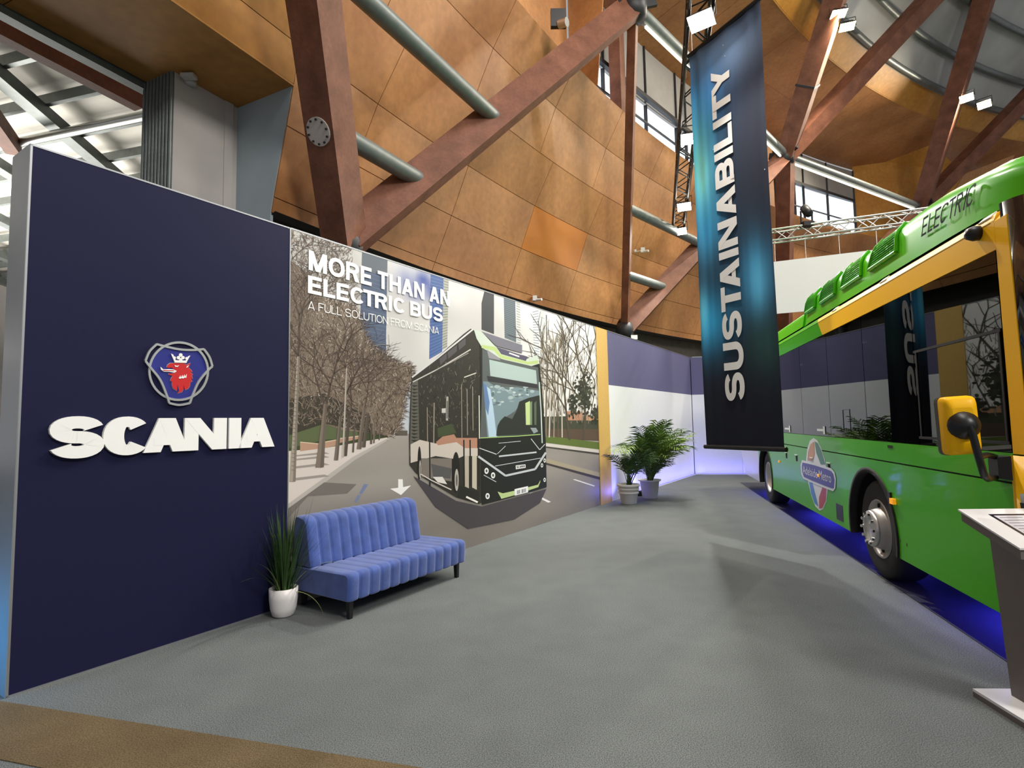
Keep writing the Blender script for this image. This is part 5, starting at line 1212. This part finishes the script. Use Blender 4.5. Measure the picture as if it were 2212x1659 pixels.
# word on the pod
b_ = MB(); z0t, z1t = 3.075, 3.215
sA, _ = BUS.px((1992, 512), -.115); sB, _ = BUS.px((2121, 420), -.12)
pa, pb2 = BUS.px((1994, 512), -.11), BUS.px((2108, 440), -.11)
hA = BUS.px((1997, 470), -.115)[1] - pa[1]
for g in text_polys('ELECTRIC', abs(pa[0] - pb2[0]) + .03, hA, .17, .13, .16, .22):
    for i, pg in enumerate(g):
        zf = lambda x, y: pa[1] + (pb2[1] - pa[1]) * x / abs(pa[0] - pb2[0]) + y
        b_.poly([Q(pa[0] - x, pod_h(pa[0] - x, zf(x, y)) - .014 - i * .0003, zf(x, y)) for x, y in pg])
tagl(b_.build('lettering', mat('letter_black', (6, 8, 6), .8, spec=.05), pod, fix=False), 'slanted black lettering')
# front end
curve = [(-2.38, 0), (-2.45, .02), (-2.52, .07), (-2.575, .16), (-2.61, .32), (-2.63, .7), (-2.64, BW / 2)]
curve = curve + [(s, BW - d) for s, d in reversed(curve[:-1])]
def shell(name, m_, pts, z0, z1, lean=0.0, parent=None, label=None, th=.03, sm=True):
    b_ = MB(); n = len(pts)
    vs = [Q(s, d, z0) for s, d in pts] + [Q(s + lean, d, z1) for s, d in pts] + [Q(s + th, d, z0) for s, d in pts] + [Q(s + lean + th, d, z1) for s, d in pts]
    fs = [(i, i + 1, n + i + 1, n + i) for i in range(n - 1)] + [(2 * n + i, 3 * n + i, 3 * n + i + 1, 2 * n + i + 1) for i in range(n - 1)] + [(i, 2 * n + i, 2 * n + i + 1, i + 1) for i in range(n - 1)] + [(n + i, n + i + 1, 3 * n + i + 1, 3 * n + i) for i in range(n - 1)]
    b_.add(vs, fs, sm); o = b_.build(name, m_, parent or bus)
    if label: o['label'] = label
    return o
mat('screen_black', (14, 15, 18), .08, coat=.6)
shell('windscreen', 'screen_black', curve, 1.36, 2.93, .05, label='black wrap-around windscreen')
for f_, nm in ((lambda d: d, 'n'), (lambda d: BW - d, 'f')):
    bpart('corner_pillar', 'paint_yellow', lambda b_: b_.hexa([Q(s, f_(d), 1.375) for s, d in ((-2.237, 0), (-2.392, .0), (-2.392, .05), (-2.237, .05))], [Q(s, f_(d), z) for s, d, z in ((-2.237, .0, 2.84), (-2.36, .0, 2.84), (-2.36, .06, 2.84), (-2.237, .06, 2.84))]), label='yellow front corner pillar')
    bpart('corner_cap', 'paint_yellow', lambda b_: b_.hexa([Q(s, f_(d), 2.84) for s, d in ((-2.237, 0), (-2.36, .0), (-2.36, .06), (-2.237, .06))], [Q(s, f_(d), 2.93) for s, d in ((-2.237, .07), (-2.34, .07), (-2.34, .13), (-2.237, .13))]))
lowc = [(-2.24, -.002)] + curve + [(-2.24, BW)]
shell('front_bumper', 'paint_yellow', lowc, .36, 1.366, 0, label='yellow front apron')
for f_ in ((lambda d: d), (lambda d: BW - d)):
    o = bpart('headlamp', 'head_lamp', lambda b_: b_.hexa([Q(s, f_(d), .98) for s, d in ((-2.30, -.006), (-2.47, .02), (-2.60, .16), (-2.32, .1))], [Q(s, f_(d), 1.14) for s, d in ((-2.28, -.006), (-2.46, .015), (-2.60, .15), (-2.32, .1))]))
    bpart('headlamp_band', 'trim_black', lambda b_: b_.hexa([Q(s, f_(d), 1.05) for s, d in ((-2.285, -.009), (-2.47, .012), (-2.61, .15), (-2.32, .1))], [Q(s, f_(d), 1.085) for s, d in ((-2.28, -.009), (-2.465, .01), (-2.61, .15), (-2.32, .1))]), o)
bpart('destination_sign', 'interior', lambda b_: b_.hexa([Q(-2.5, d, z) for d, z in ((.4, 2.55), (2.1, 2.55), (2.1, 2.85), (.4, 2.85))], [Q(-2.45, d, z) for d, z in ((.4, 2.55), (2.1, 2.55), (2.1, 2.85), (.4, 2.85))]))
# side camera pod
cs, cz = BUS.px((2103, 505), .03); bpart('side_camera', 'trim_black', lambda b_: b_.lathe([(0, -.03), (.045, -.02), (.05, .03), (.035, .07), (0, .08)], Q(cs, .0, cz), BUS.n, 16))
# wheels and arches
for (c, zc, r_) in AC:
    for far in (False, True):
        dd = (lambda d: BW - d) if far else (lambda d: d)
        b_ = MB(); A0_ = arch((c, zc, r_), zb, 24)
        b_.add([Q(s, dd(.0), z) for s, z in A0_] + [Q(s, dd(.62), z) for s, z in A0_], [(i, i + 1, 26 + i, 25 + i) for i in range(24)], True)
        b_.add([Q(s, dd(.62), z) for s, z in A0_], [tuple(range(25))]); b_.build('wheel_housing', 'gap_black', bus, fix=False)
        if not far:
            A1_ = arch((c, zc, r_ + .012), zb, 24); A2_ = arch((c, zc, r_ - .035), zb, 24); b_ = MB()
            b_.add([Q(s, -.012, z) for s, z in A1_] + [Q(s, -.012, z) for s, z in A2_] + [Q(s, .03, z) for s, z in A1_] + [Q(s, .06, z) for s, z in A2_], [(i, i + 1, 26 + i, 25 + i) for i in range(24)] + [(i, i + 50, i + 51, i + 1) for i in range(24)] + [(25 + i, 26 + i, 76 + i, 75 + i) for i in range(24)], True); b_.build('arch_trim', 'gap_black', bus)
AX = -BUS.n
def wheel(s, far, front, label):
    R_ = .49; z = R_; d0 = BW - .06 if far else .06; ax = AX if not far else -AX; c = Q(s, d0, z)
    wroot = MB().lathe([(.285, .0), (.33, -.008), (.40, -.012), (.455, -.004), (.48, .02), (R_, .06), (R_, .24), (.47, .28), (.38, .3), (.28, .3)], c, ax, 48).build('wheel', 'rubber', bus); wroot['label'] = label
    if front:
        MB().lathe([(.292, .0), (.285, -.012), (.27, .01), (.26, .05), (.215, .045), (.2, -.01), (.185, -.055), (.175, -.06)], c, ax, 48).build('rim', 'wheel_grey', wroot)
        MB().lathe([(.178, -.06), (.178, -.085), (.165, -.095), (.12, -.098), (.115, -.09), (0, -.088)], c, ax, 40).build('hub', 'wheel_alloy', wroot)
        q = ax.to_track_quat('Z', 'Y')
        for i in range(10):
            a_ = 2 * PI * i / 10; p_ = c + q @ V((.142 * math.cos(a_), .142 * math.sin(a_), 0)); MB().lathe([(.017, -.094), (.017, -.118), (.012, -.125), (0, -.125)], p_, ax, 8, False).build('wheel_nut', 'chrome', wroot)
        for i in range(8):
            a_ = 2 * PI * (i + .4) / 8; p_ = c + q @ V((.238 * math.cos(a_), .238 * math.sin(a_), 0)); MB().lathe([(0, .036), (.024, .036), (.024, .05)], p_, ax, 12).build('vent_hole', 'gap_black', wroot)
    else:
        MB().lathe([(.292, .0), (.285, -.012), (.27, .01), (.262, .1), (.2, .13), (.12, .12), (.11, .06), (0, .055)], c, ax, 48).build('rim', 'wheel_alloy', wroot)
        q = ax.to_track_quat('Z', 'Y')
        for i in range(10):
            a_ = 2 * PI * i / 10; p_ = c + q @ V((.165 * math.cos(a_), .165 * math.sin(a_), 0)); MB().lathe([(.014, .125), (.014, .1), (0, .098)], p_, ax, 8, False).build('wheel_nut', 'chrome', wroot)
for s, fr2 in ((.09, True), (5.34, False)):
    wheel(s, False, fr2, 'front wheel with protruding studded hub' if fr2 else 'rear wheel with dished pale rim'); wheel(s, True, fr2, None or 'wheel on the far side')
# livery roundel
z5 = lambda x, y: BUS.px((1700 + x / 8.295, 920 + y / 8.295))
lg_ = MB()
def lay(name, m_, polys, o0, parent):
    b_ = MB()
    for i, pg in enumerate(polys): b_.poly([Q(*(lambda a: (a[0], -o0 - i * .0001, a[1]))(z5(*p_))) for p_ in pg])
    return b_.build(name, m_, parent, fix=False)
cs0 = [(480, 215), (545, 260), (610, 380), (680, 600), (725, 850), (735, 1100), (710, 1350), (650, 1490), (590, 1520), (510, 1440), (440, 1250), (385, 1020), (350, 780), (345, 600), (365, 420), (410, 270)]
cI = lambda k: [(540 + (x - 540) * k, 868 + (y - 868) * k) for x, y in cs0]
rd = lay('livery_roundel', 'logo_white', [cs0], .002, bus); rd['label'] = 'round livery badge with white star and blue bar'
lay('roundel_field', 'logo_tan', [[(425, 330), (490, 280), (500, 500), (470, 620), (372, 620), (380, 470)]], .004, rd)
lay('roundel_field', 'logo_green', [[(500, 275), (560, 310), (620, 440), (690, 690), (610, 690), (530, 480)]], .004, rd)
lay('roundel_field', 'logo_sky', [[(400, 1010), (460, 1015), (500, 1180), (570, 1450), (500, 1390), (440, 1220)]], .004, rd)
lay('roundel_field', 'logo_red', [[(640, 1100), (712, 1130), (700, 1330), (640, 1470), (580, 1480), (580, 1280)]], .004, rd)
lay('name_bar', 'logo_white', [[(275, 610), (500, 665), (720, 735), (800, 760), (860, 830), (885, 950), (875, 1120), (835, 1170), (700, 1120), (460, 1020), (300, 945), (262, 860), (252, 700)]], .0055, rd)
lay('name_bar', 'logo_blue', [[(285, 655), (500, 705), (720, 775), (800, 810), (840, 860), (862, 970), (850, 1110), (825, 1120), (700, 1075), (460, 980), (315, 915), (285, 840), (275, 720)]], .0075, rd)
fc = bpy.data.curves.new('badge_text', 'FONT'); fc.body = 'Adelaide Metro'; fc.resolution_u = 3
fo_ = bpy.data.objects.new('badge_text', fc); me = bpy.data.meshes.new_from_object(fo_)
xs = [v.co.x for v in me.vertices]; ys = [v.co.y for v in me.vertices]; x0, x1, y0, y1 = min(xs), max(xs), min(ys), max(ys)
sa, za = BUS.px((1700 + 300 / 8.295, 920 + 850 / 8.295)); sb2, zb2 = BUS.px((1700 + 808 / 8.295, 920 + 1022 / 8.295)); hh = .115
for lo_, hi_ in ((-9, .545), (.545, 9)):
    b_ = MB()
    for p_ in me.polygons:
        if not lo_ <= (sum(me.vertices[i].co.x for i in p_.vertices) / len(p_.vertices) - x0) / (x1 - x0) < hi_: continue
        b_.add([Q(sa + (sb2 - sa) * (me.vertices[i].co.x - x0) / (x1 - x0), -.0095, za + (zb2 - za) * (me.vertices[i].co.x - x0) / (x1 - x0) + hh * (me.vertices[i].co.y) / (y1)) for i in p_.vertices], [tuple(range(len(p_.vertices)))])
    b_.build('lettering', 'logo_white', rd, fix=False)
bpy.data.objects.remove(fo_); bpy.data.curves.remove(fc); bpy.data.meshes.remove(me)
# small fittings along the side
def plate(q_, w_, h_, name, m_, o=.012, label=None):
    s, z = BUS.px(q_); return bpart(name, m_, lambda b_: b_.prism([Q(s + a_ * w_ / 2, .002, z + b2 * h_ / 2) for a_, b2 in ((-1, -1), (1, -1), (1, 1), (-1, 1))], BUS.n * o), None, label)
plate((1932, 1083), .075, .05, 'marker_lamp', 'amber', .03); plate((1770, 1027), .06, .035, 'marker_lamp', 'amber', .02); plate((1684, 997), .05, .035, 'marker_lamp', 'amber', .02)
plate((1814, 1107), .24, .19, 'filler_flap', 'trim_black', .004)
for q_ in ((1699, 984), (1721, 990), (1754, 997), (1791, 1009)):
    o = plate(q_, .1, .09, 'latch_recess', 'gap_black', .003); s, z = BUS.px(q_)
    bpart('latch_edge', 'logo_white', lambda b_: b_.prism([Q(s + a_ * .07, -.002, z + .05 + b2 * .006) for a_, b2 in ((-1, -1), (1, -1), (1, 1), (-1, 1))], BUS.n * .012), o)
plate((1924, 965), .12, .028, 'badge', 'chrome', .006)
plate((1924, 1070), .05, .06, 'socket', 'trim_black', .02)
for q_ in ((1945, 1168), (1959, 1177)): plate(q_, .02, .03, 'plug_hole', 'gap_black', .002)
for q_, w_ in (((1700, 926), .30), ((1772, 929), .28)):
    plate(q_, w_, .03, 'exit_label', 'logo_white', .003); s, z = BUS.px(q_)
    bpart('exit_label', 'logo_white', lambda b_: b_.prism([Q(s - w_ * .6 + a_ * .035, -.001, z + b2 * .05) for a_, b2 in ((-1, -1), (1, -1), (1, 1), (-1, 1))], BUS.n * .003))
# mirror on its bent arm, hung out from the near front corner
MF = Frame(tuple(Q(-2.42, 0, 0)[:2]), tuple(BUS.n[:2]), tuple((-BUS.d)[:2]))
cn = [MF.px(q_) for q_ in ((2033, 858), (2105, 853), (2121, 980), (2046, 985))]
mr_ = []
for i in range(4):
    p1 = V((*cn[i], 0)); a_ = (V((*cn[i - 1], 0)) - p1); b2 = (V((*cn[(i + 1) % 4], 0)) - p1); q0 = p1 + a_.normalized() * .035; q1 = p1 + b2.normalized() * .035
    mr_ += [tuple((q0 * (1 - t) ** 2 + p1 * 2 * t * (1 - t) + q1 * t * t)[:2]) for t in (0, .33, .67, 1)]
mc = (sum(p_[0] for p_ in mr_) / 16, sum(p_[1] for p_ in mr_) / 16)
b_ = MB(); sc_ = [(1.0, -.09), (1.0, -.02), (.97, .01), (.88, .03), (.6, .04)]; vs = []
for k, o in sc_: vs += [MF.p(mc[0] + (x - mc[0]) * k, mc[1] + (z - mc[1]) * k, o) for x, z in mr_]
b_.add(vs, [(i * 16 + j, i * 16 + (j + 1) % 16, (i + 1) * 16 + (j + 1) % 16, (i + 1) * 16 + j) for i in range(4) for j in range(16)], True); b_.add(vs[:16], [tuple(range(16))]); b_.add(vs[-16:], [tuple(range(16))])
mirror = b_.build('mirror', 'paint_yellow', bus); mirror['label'] = 'yellow wing mirror on black arm'
b_ = MB(); b_.add([MF.p(mc[0] + (x - mc[0]) * k, mc[1] + (z - mc[1]) * k, o) for k, o in ((1.015, -.055), (1.015, -.095)) for x, z in mr_], [(j, (j + 1) % 16, (j + 1) % 16 + 16, j + 16) for j in range(16)] + [tuple(range(16, 32))]); b_.build('mirror_rim', 'trim_black', mirror)
jc = MF.px((2075, 919)); MB().lathe([(.085, .03), (.08, .055), (.05, .08), (.03, .1), (0, .1)], MF.p(*jc), MF.n, 20).build('pivot_cap', 'trim_black', mirror)
A1m, A2m, A3m = [MF.p(*MF.px(q_), .09) for q_ in ((2082, 935), (2095, 985), (2106, 1022))]
k0, k1 = BUS.p(*BUS.px((2150, 987), .03), .03), BUS.p(*BUS.px((2150, 1031), .03), .03)
b_ = MB(); b_.tube([MF.p(*jc, .09), A1m, A2m, A3m, (A3m * .7 + k1 * .3) + V((0, 0, -.02)), k1], .02, 8); b_.tube([A2m + V((0, 0, 0)), (A2m + k0) / 2 + V((0, 0, .012)), k0], .018, 8); b_.build('mirror_arm', 'trim_black', mirror)
b_ = MB(); b_.hexa([BUS.p(s, z, 0) for s, z in ((-2.06, 1.21), (-2.22, 1.21), (-2.22, 1.36), (-2.06, 1.36))], [BUS.p(s, z, .06) for s, z in ((-2.09, 1.22), (-2.19, 1.22), (-2.19, 1.35), (-2.09, 1.35))]); b_.build('arm_bracket', 'trim_black', mirror)

# blue light battens slung under the bus floor
for i, (s0, s1, d) in enumerate(((1.0, 2.1, .75), (3.1, 4.4, .6), (-1.7, -.7, .6), (2.6, 3.4, 1.6), (6.2, 7.2, .5))):
    p_ = Q((s0 + s1) / 2, d, .36); r_ = thing('led_batten', ['blue LED batten under the bus behind the front wheel', 'blue LED batten under the bus ahead of the rear wheel', 'blue LED batten under the driver end of the bus', 'blue LED batten under the middle of the bus', 'blue LED batten under the bus tail'][i], 'LED light', p_, 'blue battens under the bus')
    MB().hexa([Q(s, dd, .385) for s, dd in ((s0, d - .025), (s1, d - .025), (s1, d + .025), (s0, d + .025))], [Q(s, dd, .424) for s, dd in ((s0, d - .03), (s1, d - .03), (s1, d + .03), (s0, d + .03))]).build('housing', 'lamp_black', r_)
    MB().tube([Q(s0 + .03, d, .375), Q(s1 - .03, d, .375)], .014, 8).build('tube', 'led_blue', r_)
    l = light('batten_lamp', 'AREA', (0, 0, -.02), 10, (.06, .05, 1), s1 - s0, None, sy=.05); l.parent = r_; l.rotation_euler = (0, 0, math.atan2(BUS.d.y, BUS.d.x))
# blue glow stand beyond the wall end
p_ = WALL.p(-.42, 0, -.12); r_ = thing('glow_column', 'cyan-blue glowing light column past the end of the navy wall', 'light', p_)
MB().lathe([(0, 0), (.14, 0), (.14, .03), (0, .03)], p_, n=20).build('base', 'lamp_black', r_); MB().lathe([(.07, .03), (.07, .62), (0, .62)], p_, n=20).build('tube', emis('glow_cyan', (40, 170, 255), 9), r_)
